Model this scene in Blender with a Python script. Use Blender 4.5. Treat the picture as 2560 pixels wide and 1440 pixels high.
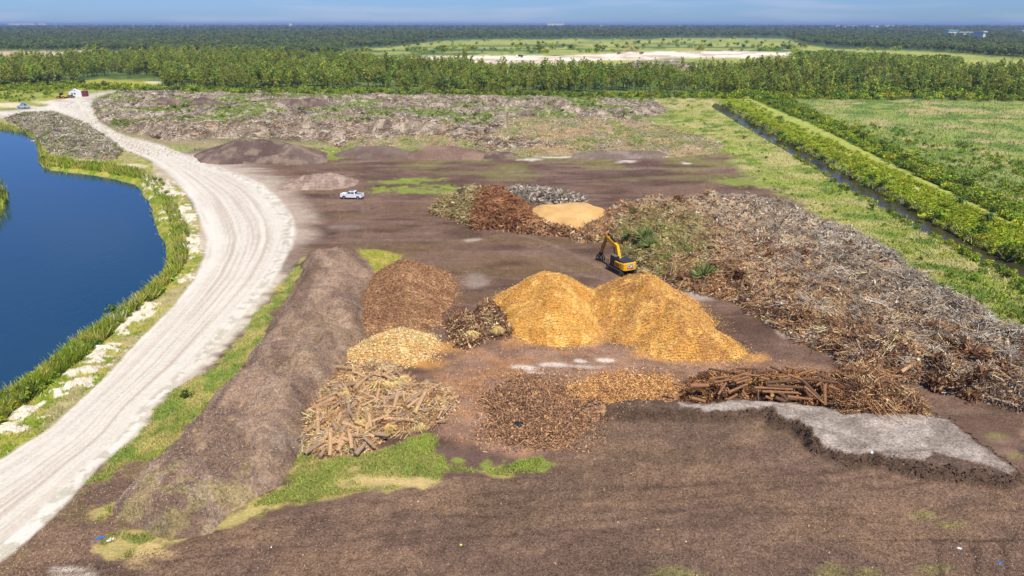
import bpy, math, random
import numpy as np
from mathutils import Vector

random.seed(7); rng = np.random.default_rng(7)
for o in list(bpy.data.objects): bpy.data.objects.remove(o, do_unlink=True)
S = bpy.context.scene
C = S.collection
PI = math.pi

# ------------------------------------------------------------ camera
CH, FPX, HOR = 42.0, 1707.0, 59.0           # camera height, focal length and horizon row in 2560x1440 px
PITCH = math.atan((720-HOR)/FPX)
SP, CP = math.sin(PITCH), math.cos(PITCH)
cd = bpy.data.cameras.new('camera'); cam = bpy.data.objects.new('camera', cd); C.objects.link(cam)
cam.location = (0, 0, CH); cam.rotation_euler = (PI/2-PITCH, 0, 0)
cd.sensor_width = 36; cd.lens = 36*FPX/2560; cd.clip_start = .5; cd.clip_end = 90000
S.camera = cam
# ------------------------------------------------------------ sky, sun, exposure
EL, AZ = math.radians(60), math.atan2(.42, -.9)
W = bpy.data.worlds.new('World'); S.world = W; W.use_nodes = True
wn, wl = W.node_tree.nodes, W.node_tree.links
wn.clear()
sky = wn.new('ShaderNodeTexSky'); sky.sky_type = 'NISHITA'; sky.sun_disc = False
sky.sun_elevation = EL; sky.sun_rotation = AZ; sky.altitude = 0
sky.air_density = 1.0; sky.dust_density = .3; sky.ozone_density = 2.5
tint = wn.new('ShaderNodeMix'); tint.data_type = 'RGBA'; tint.blend_type = 'MULTIPLY'; tint.inputs[0].default_value = 1
tint.inputs['B'].default_value = (.34, .53, 1.0, 1)
wl.new(sky.outputs[0], tint.inputs['A'])
# thin cloud veil over the whole sky
tc = wn.new('ShaderNodeTexCoord'); mp = wn.new('ShaderNodeMapping'); mp.inputs['Scale'].default_value = (4, 4, 40)
nz = wn.new('ShaderNodeTexNoise'); nz.inputs['Scale'].default_value = 1.6; nz.inputs['Detail'].default_value = 6
cr = wn.new('ShaderNodeValToRGB'); cr.color_ramp.elements[0].position = .47; cr.color_ramp.elements[1].position = .66
cr.color_ramp.elements[1].color = (.3, .3, .3, 1)
cm = wn.new('ShaderNodeMix'); cm.data_type = 'RGBA'; cm.inputs['B'].default_value = (4.6, 4.9, 6.4, 1)
bg = wn.new('ShaderNodeBackground'); bg.inputs[1].default_value = .115
wo = wn.new('ShaderNodeOutputWorld')
wl.new(tc.outputs['Generated'], mp.inputs[0]); wl.new(mp.outputs[0], nz.inputs[0]); wl.new(nz.outputs[0], cr.inputs[0])
wl.new(cr.outputs[0], cm.inputs[0]); wl.new(tint.outputs['Result'], cm.inputs['A']); wl.new(cm.outputs['Result'], bg.inputs[0])
wl.new(bg.outputs[0], wo.inputs[0])
sl = bpy.data.lights.new('sun', 'SUN'); sl.energy = 4.8; sl.angle = math.radians(.5); sl.color = (1, .94, .84)
so = bpy.data.objects.new('sun', sl); C.objects.link(so)
sd_ = Vector((math.sin(AZ)*math.cos(EL), math.cos(AZ)*math.cos(EL), math.sin(EL)))
so.rotation_euler = sd_.to_track_quat('Z', 'Y').to_euler(); so.location = (0, 0, 300)
S.view_settings.view_transform = 'Standard'; S.view_settings.look = 'None'
S.view_settings.exposure = .17; S.view_settings.gamma = 1; S.view_settings.use_curve_mapping = False
S.render.engine = 'CYCLES'
S.cycles.max_bounces = 5; S.cycles.diffuse_bounces = 2; S.cycles.volume_bounces = 0; S.cycles.transparent_max_bounces = 6

# ------------------------------------------------------------ maths helpers
def G(px, py, z=0.0):
    """ground point (plane z) seen at photo pixel px, py"""
    u = (np.asarray(px, float)-1280)/FPX; v = (np.asarray(py, float)-720)/FPX
    t = (CH-z)/(SP+v*CP)
    return u*t, t*(CP-v*SP)
def P(x, y):
    """plan pixel of ground point"""
    zc = y*CP+CH*SP; v = (CH*CP-y*SP)/zc
    return 1280+FPX*x/zc, 720+FPX*v
def scale_at(y):                              # px (2560 wide) per metre at ground distance y
    return FPX/(y*CP+CH*SP)
_perm = rng.permutation(4096)
_val = rng.random(4096)
def vnoise(x, y, seed=0):
    xi = np.floor(x).astype(np.int64); yi = np.floor(y).astype(np.int64)
    fx = x-xi; fy = y-yi; fx = fx*fx*(3-2*fx); fy = fy*fy*(3-2*fy)
    def h(a, b): return _val[_perm[(a+_perm[(b+seed*57) & 4095]) & 4095]]
    a = h(xi, yi); b = h(xi+1, yi); c = h(xi, yi+1); d = h(xi+1, yi+1)
    return a+(b-a)*fx+(c-a)*fy+(a-b-c+d)*fx*fy
def fbm(x, y, o=4, seed=0):
    r = 0; a = .5; t = 0
    for k in range(o):
        r = r+a*vnoise(x, y, seed+k*3); t += a; x = x*2.03+17.1; y = y*2.03+9.7; a *= .5
    return r/t
def ss(a, b, x):
    t = np.clip((x-a)/(b-a), 0, 1); return t*t*(3-2*t)
def sdp(poly, X, Y):
    """signed distance, + inside; y counts double (foreshortening)"""
    q = np.array(poly, float)*(1, 2); Y = Y*2
    shp = X.shape; X = X.ravel(); Y = Y.ravel()
    m = 90
    ok = (X > q[:, 0].min()-m) & (X < q[:, 0].max()+m) & (Y > q[:, 1].min()-m) & (Y < q[:, 1].max()+m)
    out = np.full(X.shape, -float(m)); x = X[ok]; y = Y[ok]
    d = np.full(x.shape, 1e18); ins = np.zeros(x.shape, bool)
    for i in range(len(q)):
        ax, ay = q[i-1]; bx, by = q[i]
        ex, ey = bx-ax, by-ay; l = ex*ex+ey*ey+1e-9
        t = np.clip(((x-ax)*ex+(y-ay)*ey)/l, 0, 1)
        d = np.minimum(d, (x-ax-t*ex)**2+(y-ay-t*ey)**2)
        c = ((ay > y) != (by > y)) & (x < (bx-ax)*(y-ay)/((by-ay) if abs(by-ay) > 1e-9 else 1e-9)+ax)
        ins ^= c
    r = np.sqrt(d); out[ok] = np.where(ins, r, -r)
    return out.reshape(shp)
LL = 1.02
def lin(r, g, b, k=None):
    k = LL if k is None else k
    c = np.array((r, g, b), float)/255
    return np.where(c <= .04045, c/12.92, ((c+.055)/1.055)**2.4)/(k*np.array((.95, 1., 1.12)))

# ------------------------------------------------------------ materials
def newmat(name):
    m = bpy.data.materials.new(name); m.use_nodes = True
    return m, m.node_tree.nodes, m.node_tree.links, m.node_tree.nodes['Principled BSDF']
def math_(n, l, op, a, b=None, clamp=False):
    q = n.new('ShaderNodeMath'); q.operation = op; q.use_clamp = clamp
    for i, v in enumerate((a, b)):
        if v is None: continue
        if hasattr(v, 'links') or hasattr(v, 'is_output'): l.new(v, q.inputs[i])
        else: q.inputs[i].default_value = v
    return q.outputs[0]
def scalecol(n, l, col, fac):
    q = n.new('ShaderNodeVectorMath'); q.operation = 'SCALE'; l.new(col, q.inputs[0]); l.new(fac, q.inputs['Scale']); return q.outputs[0]
def terrain_mat(name, s1=5.5, s2=1.1, bump=.35, rough=.95, stretch=(1, 1, 1), speck=0):
    m, n, l, p = newmat(name)
    at = n.new('ShaderNodeAttribute'); at.attribute_name = 'col'
    g = n.new('ShaderNodeNewGeometry'); mp = n.new('ShaderNodeMapping'); mp.inputs['Scale'].default_value = stretch
    l.new(g.outputs['Position'], mp.inputs[0])
    outs = []
    for s, d in ((s1, 4), (s2, 3), (s2*.12, 3)):
        t = n.new('ShaderNodeTexNoise'); t.inputs['Scale'].default_value = s; t.inputs['Detail'].default_value = d
        t.inputs['Roughness'].default_value = .7; l.new(mp.outputs[0], t.inputs[0]); outs.append(t.outputs[0])
    a = math_(n, l, 'MULTIPLY', math_(n, l, 'SUBTRACT', outs[0], .5), 3.6)
    b = math_(n, l, 'MULTIPLY', math_(n, l, 'SUBTRACT', outs[1], .5), 1.6)
    c = math_(n, l, 'MULTIPLY', math_(n, l, 'SUBTRACT', outs[2], .5), .8)
    s = math_(n, l, 'MULTIPLY', math_(n, l, 'ADD', math_(n, l, 'ADD', a, b), c), at.outputs['Alpha'])
    f = math_(n, l, 'MAXIMUM', math_(n, l, 'ADD', s, 1.0), .18)
    col = scalecol(n, l, at.outputs['Color'], f)
    if speck:
        vo = n.new('ShaderNodeTexVoronoi'); vo.inputs['Scale'].default_value = 3.2; l.new(g.outputs['Position'], vo.inputs[0])
        k = math_(n, l, 'LESS_THAN', vo.outputs['Distance'], .13)
        sx = n.new('ShaderNodeSeparateColor'); l.new(vo.outputs['Color'], sx.inputs[0])
        k = math_(n, l, 'MULTIPLY', k, math_(n, l, 'GREATER_THAN', sx.outputs[0], 1-speck))
        mx = n.new('ShaderNodeMix'); mx.data_type = 'RGBA'; l.new(k, mx.inputs[0]); l.new(col, mx.inputs['A'])
        mx.inputs['B'].default_value = (*lin(190, 165, 140), 1); col = mx.outputs['Result']
    l.new(col, p.inputs['Base Color'])
    bp = n.new('ShaderNodeBump'); bp.inputs['Strength'].default_value = bump; bp.inputs['Distance'].default_value = .25
    l.new(outs[0], bp.inputs['Height']); l.new(bp.outputs[0], p.inputs['Normal'])
    p.inputs['Roughness'].default_value = rough; p.inputs['Specular IOR Level'].default_value = .1
    return m
def leaf_mat(name, var=.35, hue=.03):
    m, n, l, p = newmat(name)
    at = n.new('ShaderNodeAttribute'); at.attribute_name = 'col'
    oi = n.new('ShaderNodeObjectInfo')
    hs = n.new('ShaderNodeHueSaturation'); l.new(at.outputs['Color'], hs.inputs['Color'])
    l.new(math_(n, l, 'ADD', math_(n, l, 'MULTIPLY', oi.outputs['Random'], var), 1-var*.5), hs.inputs['Value'])
    fr = math_(n, l, 'FRACT', math_(n, l, 'MULTIPLY', oi.outputs['Random'], 13.7))
    l.new(math_(n, l, 'ADD', math_(n, l, 'MULTIPLY', fr, hue*2), .5-hue), hs.inputs['Hue'])
    l.new(hs.outputs[0], p.inputs['Base Color']); p.inputs['Roughness'].default_value = .75
    p.inputs['Specular IOR Level'].default_value = .15
    if var:
        tr = n.new('ShaderNodeBsdfTranslucent'); l.new(scalecol(n, l, hs.outputs[0], math_(n, l, 'ADD', 1.1, 0)), tr.inputs[0]); ms = n.new('ShaderNodeMixShader'); ms.inputs[0].default_value = .38
        l.new(p.outputs[0], ms.inputs[1]); l.new(tr.outputs[0], ms.inputs[2]); l.new(ms.outputs[0], n['Material Output'].inputs[0])
    return m
def plain(name, col, rough=.6, metal=0, spec=.4, grain=0, gs=4):
    m, n, l, p = newmat(name)
    p.inputs['Base Color'].default_value = (*col, 1); p.inputs['Roughness'].default_value = rough
    p.inputs['Metallic'].default_value = metal; p.inputs['Specular IOR Level'].default_value = spec
    if grain:
        tcn = n.new('ShaderNodeTexCoord'); t = n.new('ShaderNodeTexNoise'); t.inputs['Scale'].default_value = gs; t.inputs['Detail'].default_value = 5
        l.new(tcn.outputs['Object'], t.inputs[0])
        rg = n.new('ShaderNodeRGB'); rg.outputs[0].default_value = (*col, 1)
        f = math_(n, l, 'ADD', math_(n, l, 'MULTIPLY', math_(n, l, 'SUBTRACT', t.outputs[0], .5), grain*2), 1)
        l.new(scalecol(n, l, rg.outputs[0], f), p.inputs['Base Color'])
    return m
M_ter = terrain_mat('soil_and_grass', 4.5, .9, .5)
M_mul = terrain_mat('shredded_mulch', 4.2, .9, .8, speck=.05)
M_road = terrain_mat('packed_shell_sand', 3.0, .5, .12)
M_heap = terrain_mat('weathered_chips', 3.6, 1.0, .9)
M_deb = terrain_mat('tangled_debris', 3.2, 1.0, 1.0)
M_leaf = leaf_mat('foliage', .6, .03); M_needle = leaf_mat('pine_foliage', .7, .03)
M_soup = leaf_mat('dead_wood_and_fibre', 0, 0)
M_bark = plain('pine_bark', lin(135, 118, 100), .9, grain=.4)
# water
def water_mat(name, col, rough, bump):
    m, n, l, p = newmat(name)
    p.inputs['Base Color'].default_value = (*col, 1); p.inputs['Roughness'].default_value = rough; p.inputs['IOR'].default_value = 1.33
    g = n.new('ShaderNodeNewGeometry'); t = n.new('ShaderNodeTexNoise'); t.inputs['Scale'].default_value = 1.1; t.inputs['Detail'].default_value = 5
    mp = n.new('ShaderNodeMapping'); mp.inputs['Scale'].default_value = (1, .6, 1); l.new(g.outputs['Position'], mp.inputs[0]); l.new(mp.outputs[0], t.inputs[0])
    b = n.new('ShaderNodeBump'); b.inputs['Strength'].default_value = bump; b.inputs['Distance'].default_value = .1
    l.new(t.outputs[0], b.inputs['Height']); l.new(b.outputs[0], p.inputs['Normal'])
    return m
M_water = water_mat('pond_water', (.013, .052, .10), .06, .35)
M_canal = water_mat('ditch_water', (.05, .042, .022), .16, .2)

# ------------------------------------------------------------ object helpers
def tag(o, label=None, cat=None, group=None, kind=None):
    for k, v in (('label', label), ('category', cat), ('group', group), ('kind', kind)):
        if v: o[k] = v
    return o
def link(name, me, mat=None, parent=None, loc=None):
    o = bpy.data.objects.new(name, me); C.objects.link(o)
    if mat is not None and me is not None and len(me.materials) == 0: me.materials.append(mat)
    if parent: o.parent = parent
    if loc is not None: o.location = loc
    return o
def np_mesh(name, V, F, col=None, smooth=True):
    """V (n,3); F (m,k) all same k; col (n,4)"""
    me = bpy.data.meshes.new(name); V = np.asarray(V, np.float32); F = np.asarray(F, np.int32)
    k = F.shape[1]
    me.vertices.add(len(V)); me.vertices.foreach_set('co', V.ravel())
    me.loops.add(F.size); me.loops.foreach_set('vertex_index', F.ravel())
    me.polygons.add(len(F)); me.polygons.foreach_set('loop_start', np.arange(0, F.size, k, dtype=np.int32))
    me.update(calc_edges=True)
    if smooth: me.polygons.foreach_set('use_smooth', np.ones(len(F), bool))
    if col is not None:
        a = me.color_attributes.new('col', 'FLOAT_COLOR', 'POINT'); a.data.foreach_set('color', np.asarray(col, np.float32).ravel())
    return me
def empty(name, loc, rz=0):
    o = bpy.data.objects.new(name, None); C.objects.link(o); o.location = loc; o.rotation_euler = (0, 0, rz); return o
def dup(root, loc, rz=0, sc=1, label=None, group=None):
    r = root.copy(); C.objects.link(r); r.location = loc; r.rotation_euler = (0, 0, rz)
    r.scale = (sc, sc, sc) if np.isscalar(sc) else sc
    if label: r['label'] = label
    if group: r['group'] = group
    for ch in root.children:
        c = ch.copy(); C.objects.link(c); c.parent = r
        for g in ch.children:
            d = g.copy(); C.objects.link(d); d.parent = c
    return r

# ============================================================ THE GROUND (plan grid unprojected once to the plane z=0)
cols = np.arange(-460, 3021, 4.2)
rows = np.concatenate([np.arange(1720, 66, -3.0)])
zfar = [7500, 9500, 12500, 17000, 24000, 34000]
PX, PY = np.meshgrid(cols, rows)
gx, gy = G(PX, PY)
NB = len(rows)
WX = PX + 16*(fbm(gx/7, gy/7, 3, 11)-.5)*np.clip(scale_at(gy)/14, .35, 1.6) + 14*(fbm(PX/60, PY/22, 3, 12)-.5)
WY = PY + 8*(fbm(gx/7, gy/7, 3, 13)-.5)*np.clip(scale_at(gy)/14, .35, 1.6) + 6*(fbm(PX/60, PY/22, 3, 14)-.5)
# ---- polygons in photo pixels (ground plan)
POND = [(-600, 314), (-100, 318), (0, 322), (40, 330), (75, 345), (84, 380), (88, 410), (120, 424), (180, 432), (240, 440), (290, 449), (325, 460), (345, 490), (360, 530), (380, 575), (393, 615), (398, 650), (385, 688), (348, 712), (325, 735), (270, 762), (215, 793), (190, 815), (160, 842), (120, 875), (70, 900), (30, 930), (0, 950), (-200, 1065), (-700, 1300), (-1500, 1300), (-1500, 318)]
ISLE = [(-400, 425), (-100, 440), (0, 455), (20, 472), (26, 490), (14, 515), (0, 540), (-120, 600), (-400, 650)]
ROAD = [(-600, 1450), (-300, 1300), (0, 1152), (100, 1088), (180, 1022), (250, 957), (330, 872), (400, 802), (450, 747), (490, 692), (513, 640), (518, 600), (503, 550), (480, 500), (450, 465), (420, 430), (385, 405), (340, 385), (300, 370), (260, 338), (215, 308), (165, 288), (130, 277), (60, 290), (0, 297), (-400, 300), (-400, 280), (0, 278), (60, 274), (115, 265), (130, 255), (165, 243), (200, 238), (250, 231), (285, 227), (290, 230), (248, 240), (231, 250), (227, 265), (234, 285), (247, 305), (290, 330), (330, 345), (400, 362), (460, 385), (520, 408), (600, 436), (655, 462), (698, 500), (733, 545), (738, 590), (718, 640), (685, 695), (640, 745), (590, 805), (545, 860), (500, 910), (440, 960), (380, 1015), (345, 1075), (295, 1125), (240, 1172), (212, 1205), (165, 1255), (100, 1322), (40, 1375), (0, 1402), (-300, 1600), (-600, 1800)]
VERGE = [(790, 630), (745, 650), (712, 692), (680, 735), (636, 782), (596, 832), (556, 882), (512, 925), (440, 965), (385, 1010), (362, 1062), (330, 1100), (288, 1135), (240, 1172), (213, 1208), (262, 1198), (320, 1158), (400, 1152), (440, 1112), (475, 1060), (530, 1008), (600, 940), (640, 870), (690, 790), (735, 725), (768, 668)]
GRASS_S = [(345, 1198), (300, 1240), (225, 1275), (212, 1300), (262, 1302), (300, 1272), (352, 1215)]
GRASS_MID = [(890, 626), (940, 625), (1010, 640), (990, 655), (970, 690), (940, 690), (905, 660)]
GRASS_LOW = [(760, 1085), (745, 1140), (705, 1205), (630, 1245), (570, 1285), (520, 1325), (430, 1340), (350, 1318), (300, 1315), (265, 1340), (230, 1375), (250, 1405), (330, 1400), (425, 1385), (480, 1350), (560, 1325), (655, 1300), (665, 1272), (760, 1258), (880, 1240), (970, 1232), (1060, 1222), (1130, 1185), (1200, 1195), (1245, 1198), (1340, 1183), (1362, 1140), (1320, 1150), (1200, 1180), (1110, 1150), (1085, 1085), (1050, 1090), (980, 1110), (870, 1140), (790, 1140), (775, 1090)]
SW_MULCH = [(215, 1205), (320, 1160), (400, 1150), (345, 1200), (330, 1300), (240, 1360), (240, 1410), (200, 1700), (-400, 1700), (-300, 1600), (0, 1402), (100, 1322), (165, 1255)]
FORE = [(-400, 1800), (-300, 1600), (0, 1405), (240, 1400), (330, 1405), (480, 1352), (655, 1302), (760, 1262), (970, 1236), (1130, 1190), (1245, 1202), (1350, 1180), (1400, 1120), (1480, 1060), (1500, 1010), (1950, 1030), (2500, 1200), (2530, 1195), (2560, 1060), (2800, 1000), (3200, 1300), (3200, 1800)]
STRIP = [(1640, 243), (1800, 243), (1830, 275), (1895, 325), (1975, 372), (2075, 440), (2200, 512), (2340, 590), (2450, 652), (2560, 705), (3000, 900), (3000, 1200), (2700, 985), (2560, 905), (2450, 800), (2340, 730), (2250, 670), (2180, 615), (2060, 545), (1960, 490), (1880, 440), (1800, 375), (1700, 320), (1650, 290)]
DITCH = [(1790, 255), (1905, 314), (2000, 366), (2100, 420), (2200, 474), (2300, 524), (2400, 582), (2480, 620), (2560, 652), (3100, 900), (3100, 990), (2560, 694), (2470, 650), (2400, 613), (2330, 578), (2240, 529), (2150, 480), (2080, 437), (1985, 378), (1900, 330), (1785, 261)]
BANKR = [(1800, 240), (1850, 235), (1920, 268), (2020, 312), (2120, 362), (2230, 418), (2350, 478), (2450, 528), (2560, 580), (3100, 800), (3100, 920), (2560, 656), (2480, 624), (2400, 586), (2300, 528), (2200, 478), (2100, 424), (2000, 370), (1905, 318), (1815, 268)]
PATH = [(1838, 236), (1862, 238), (1930, 272), (2030, 313), (2130, 363), (2245, 420), (2370, 480), (2470, 530), (2560, 572), (3100, 790), (3100, 850), (2560, 622), (2440, 562), (2330, 506), (2210, 444), (2105, 388), (2005, 330), (1910, 282)]
MARSH = [(1990, 247), (2300, 250), (3100, 258), (3100, 780), (2560, 545), (2420, 470), (2280, 400), (2150, 335), (2050, 285)]
DRY = [(1090, 292), (1260, 288), (1480, 285), (1600, 300), (1680, 330), (1790, 352), (1830, 372), (1700, 385), (1560, 378), (1300, 368), (1150, 340), (1080, 320)]
GRN1 = [(1600, 290), (1720, 300), (1800, 340), (1780, 370), (1690, 370), (1640, 340), (1590, 312)]
FARDEB = [(232, 262), (260, 240), (300, 228), (400, 227), (600, 232), (1000, 238), (1400, 243), (1640, 252), (1672, 280), (1600, 300), (1480, 298), (1300, 300), (1240, 345), (1420, 365), (1640, 372), (1500, 382), (1230, 380), (1100, 345), (900, 345), (850, 372), (800, 352), (560, 345), (430, 352), (300, 328), (243, 296)]
SHOREL = [(10, 300), (60, 285), (130, 283), (215, 312), (265, 345), (310, 380), (290, 402), (220, 400), (130, 385), (100, 350), (60, 322)]
BANK = [(-700, 1250), (0, 925), (110, 850), (200, 780), (300, 735), (370, 680), (385, 640), (370, 570), (340, 505), (320, 472), (240, 455), (110, 440), (70, 380), (50, 345), (0, 335), (-500, 300), (-500, 280), (0, 290), (60, 288), (165, 290), (260, 340), (340, 387), (385, 407), (450, 467), (503, 552), (516, 605), (510, 645), (488, 694), (448, 749), (398, 804), (328, 874), (248, 960), (180, 1024), (100, 1090), (0, 1155), (-300, 1305), (-700, 1500)]
FIELD1 = [(870, 124), (1000, 116), (1130, 101), (1300, 98), (1500, 99), (1720, 96), (1960, 97), (2010, 112), (2100, 122), (2300, 128), (2480, 142), (2600, 150), (3000, 175), (3000, 205), (2560, 180), (2400, 168), (2300, 168), (2100, 172), (2040, 162), (1990, 150), (1900, 172), (1700, 185), (1500, 185), (1290, 185), (1150, 172), (1000, 150), (900, 140)]
QUARRY = [(900, 143), (1150, 141), (1400, 140), (1520, 133), (1640, 128), (1980, 130), (1990, 137), (1860, 146), (1640, 148), (1480, 150), (1330, 158), (1240, 160), (1150, 155), (1000, 150)]
SANDL = [(-200, 140), (40, 128), (250, 126), (270, 134), (200, 146), (0, 146), (-200, 150)]
CLEAR = [(195, 205), (250, 196), (390, 205), (400, 216), (300, 222), (210, 222)]
WESTG = [(-500, 222), (0, 222), (180, 212), (285, 226), (160, 243), (110, 262), (0, 276), (-500, 280)]
GRAVEL = [(1690, 1012), (1760, 1014), (1840, 1006), (1960, 1010), (2060, 1022), (2110, 1042), (2180, 1036), (2290, 1040), (2372, 1056), (2440, 1112), (2540, 1175), (2528, 1187), (2480, 1167), (2400, 1150), (2330, 1130), (2312, 1152), (2260, 1152), (2205, 1137), (2180, 1127), (2150, 1135), (2110, 1132), (2060, 1112), (2042, 1100), (2028, 1072), (1995, 1052), (1945, 1038), (1930, 1021), (1850, 1024), (1760, 1025), (1700, 1020)]
RIDGE = [(1480, 1012), (1690, 1010), (1760, 1012), (1840, 1004), (1960, 1008), (2060, 1020), (2110, 1040), (2180, 1034), (2290, 1038), (2376, 1055), (2444, 1112), (2545, 1177), (2530, 1190)] + GRAVEL[16:] + [(1600, 1022)]
def shiftz(poly, z):                      # pixel polygon of a plane at height z -> plan pixels
    a = np.array(poly, float); x, y = G(a[:, 0], a[:, 1], z); return np.stack(P(x, y), 1)
m = {}
def msk(poly, soft=6, X=None, Y=None, off=0):
    return ss(-soft, soft, sdp(poly, WX if X is None else X, WY if Y is None else Y)+off)
COL = np.zeros(PX.shape+(4,))
def paint(mk, rgb, grain=None, k=None):
    c = rgb if isinstance(rgb, np.ndarray) and rgb.ndim > 1 else lin(*rgb, k)
    mk = np.clip(mk, 0, 1)[..., None]
    COL[..., :3] = COL[..., :3]*(1-mk)+c*mk
    if grain is not None: COL[..., 3:] = COL[..., 3:]*(1-mk)+grain*mk
def mixc(a, b, t):
    t = np.clip(t, 0, 1)[..., None]; return lin(*a)*(1-t)+lin(*b)*t
nA = fbm(gx/9, gy/4.5, 5, 21); nB = fbm(gx/2.2, gy/1.6, 4, 31); nC = fbm(gx/30, gy/18, 4, 41); nD = fbm(gx/16, gy/2.2, 4, 51)
nF = fbm(gx/60, gy/60, 4, 61)
far = PY < 372
# base : mulch yard, land beyond
COL[..., :3] = mixc((116, 95, 83), (90, 72, 62), ss(.3, .7, nA)); COL[..., 3] = .5
paint(ss(.5, .7, fbm(gx/14, gy/6, 5, 55))*.4, (128, 104, 90)); paint(ss(.52, .75, fbm(gx/10, gy/1.6, 4, 57))*.3, (146, 124, 108)); paint(ss(.55, .75, fbm(gx/25, gy/5, 4, 71))*.5, (120, 100, 70))
paint(ss(.55, .7, nC)*.5, (92, 72, 66))
# yard green fuzz
gz = ss(375, 395, PY)*ss(470, 430, PY)*ss(.47, .62, fbm(gx/14, gy/5, 4, 81))*ss(900, 1150, PX)
paint(gz*.5, (128, 132, 72), .5)
bel = ss(374, 366, WY)
paint(bel, mixc((72, 92, 52), (112, 128, 62), ss(.35, .65, nC)), .5)
paint(ss(240, 300, PY)*bel, mixc((110, 116, 74), (150, 138, 108), ss(.35, .65, nC)), .45)
paint(ss(130, 118, PY), (70, 88, 58), .4)
# road side branch & far debris floor
fd = msk(FARDEB, 8)
paint(fd, mixc((128, 118, 108), (158, 140, 120), ss(.4, .6, fbm(gx/12, gy/20, 4, 91))), .55)
paint(fd*ss(.52, .6, fbm(gx/26, gy/22, 4, 95)), mixc((90, 112, 50), (130, 146, 66), nB), .5)
dr = msk(DRY, 18)
paint(dr, mixc((184, 150, 108), (146, 128, 104), ss(.4, .6, nA)), .35)
paint(dr*ss(.6, .7, fbm(gx/20, gy/30, 3, 99)), (190, 148, 84), .3)
paint(msk(GRN1, 14)*ss(.35, .55, nA), (132, 148, 72), .4)
paint(msk(CLEAR, 6), (158, 158, 70), .3); paint(msk(WESTG, 8), mixc((120, 138, 62), (160, 164, 84), nA), .45)
f1 = msk(FIELD1, 4)
paint(f1, mixc((140, 152, 84), (160, 166, 88), ss(.35, .65, nF)), .25)
paint(f1*ss(.5, .6, fbm(gx/90, gy/40, 4, 103))*ss(100, 115, PY)*ss(2050, 1950, PX), (84, 106, 64), .4)
q = msk(QUARRY, 5); paint(q, mixc((232, 222, 206), (190, 172, 156), ss(.45, .62, fbm(gx/40, gy/20, 4, 107))), .15)
for bx, by, rx, ry in ((1610, 164, 110, 5), (1150, 148, 60, 3), (1800, 165, 90, 3), (2040, 160, 40, 4), (1370, 158, 50, 5), (2540, 168, 70, 5)):
    paint(ss(1.3, .6, np.hypot((WX-bx)/rx, (WY-by)/ry))*.85, (205, 190, 165) if bx != 1610 else (150, 134, 124), .3)
paint(msk(SANDL, 5), (190, 172, 148), .3)
paint(ss(1.2, .8, np.hypot((WX-1245)/9, (WY-174)/6)), (120, 160, 215), .05)
# right hand strip, banks, marsh
st = ss(-24, 24, sdp(STRIP, WX+60*(fbm(gx/8, gy/8, 3, 109)-.5), WY)+60*(nB-.5))
paint(st, mixc((136, 148, 70), (168, 164, 108), ss(.35, .62, nA)), .45)
paint(st*ss(.55, .7, nC), (176, 164, 116), .4); paint(st*ss(.55, .68, fbm(gx/5, gy/5, 3, 111)), (98, 122, 52), .5)
mr = msk(MARSH, 8)
paint(mr, mixc((100, 126, 62), (140, 152, 84), ss(.35, .65, fbm(gx/9, gy/10, 5, 115))), .5)
paint(mr*ss(.56, .7, fbm(gx/14, gy/12, 5, 119)), (166, 158, 112), .5)
paint(msk(BANKR, 6), mixc((104, 126, 42), (146, 158, 48), nB), .5)
hedge2 = [(1870, 240), (1960, 243), (2060, 290), (2160, 340), (2290, 400), (2430, 470), (2560, 530), (3100, 740), (3100, 790), (2560, 575), (2470, 532), (2370, 482), (2245, 422), (2130, 365), (2030, 315), (1930, 274), (1880, 252)]
paint(msk(hedge2, 6), (84, 108, 36), .5)
paint(msk(PATH, 5), mixc((166, 172, 92), (146, 160, 74), nB), .4)
# pond bank
bk = msk(BANK, 8)
paint(bk, mixc((120, 140, 44), (164, 160, 80), ss(.4, .65, nB)), .5)
bsd = sdp(ROAD, WX, WY)
paint(bk*ss(-75, -30, bsd)*ss(.4, .55, fbm(gx/3.5, gy/3.5, 4, 121))*.8, (168, 156, 120), .5)
SAND = [(395, 462, 24), (420, 480, 22), (452, 540, 26), (462, 556, 20), (488, 604, 26), (474, 622, 16), (470, 690, 16), (366, 766, 22), (343, 793, 30), (308, 822, 22), (268, 872, 24), (222, 925, 30), (200, 958, 20), (142, 985, 14), (60, 1035, 26), (25, 1070, 24), (455, 520, 14), (330, 800, 22), (252, 890, 20)]
Hs = np.zeros(PX.shape)
for bx, by, r in SAND:
    d = np.hypot(WX-bx, (WY-by)*1.7)/r
    d = np.hypot((WX-bx)*.75+(WY-by)*.5*(by > 660)-(WY-by)*.5*(by < 660), (WY-by)*1.5)/(r*.85)
    paint(ss(1.15, .85, d+2.8*(nB-.5)+3.2*(fbm(gx/.9, gy/.9, 4, 125)-.5)), (216, 208, 192), .6)
    Hs = np.maximum(Hs, ss(1.5, .2, d+1.6*(nB-.5))*(.45+.8*(fbm(gx/.8, gy/.8, 3, 123)-.5)))
for bx, by, rx, ry in ((330, 415, 40, 6), (215, 402, 40, 5), (20, 262, 40, 6), (60, 268, 50, 4), (385, 206, 20, 2.5), (140, 255, 60, 5)):
    paint(ss(1.3, .5, np.hypot((WX-bx)/rx, (WY-by)/ry)+.6*(nB-.5))*.8, (226, 212, 186), .3)
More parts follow.
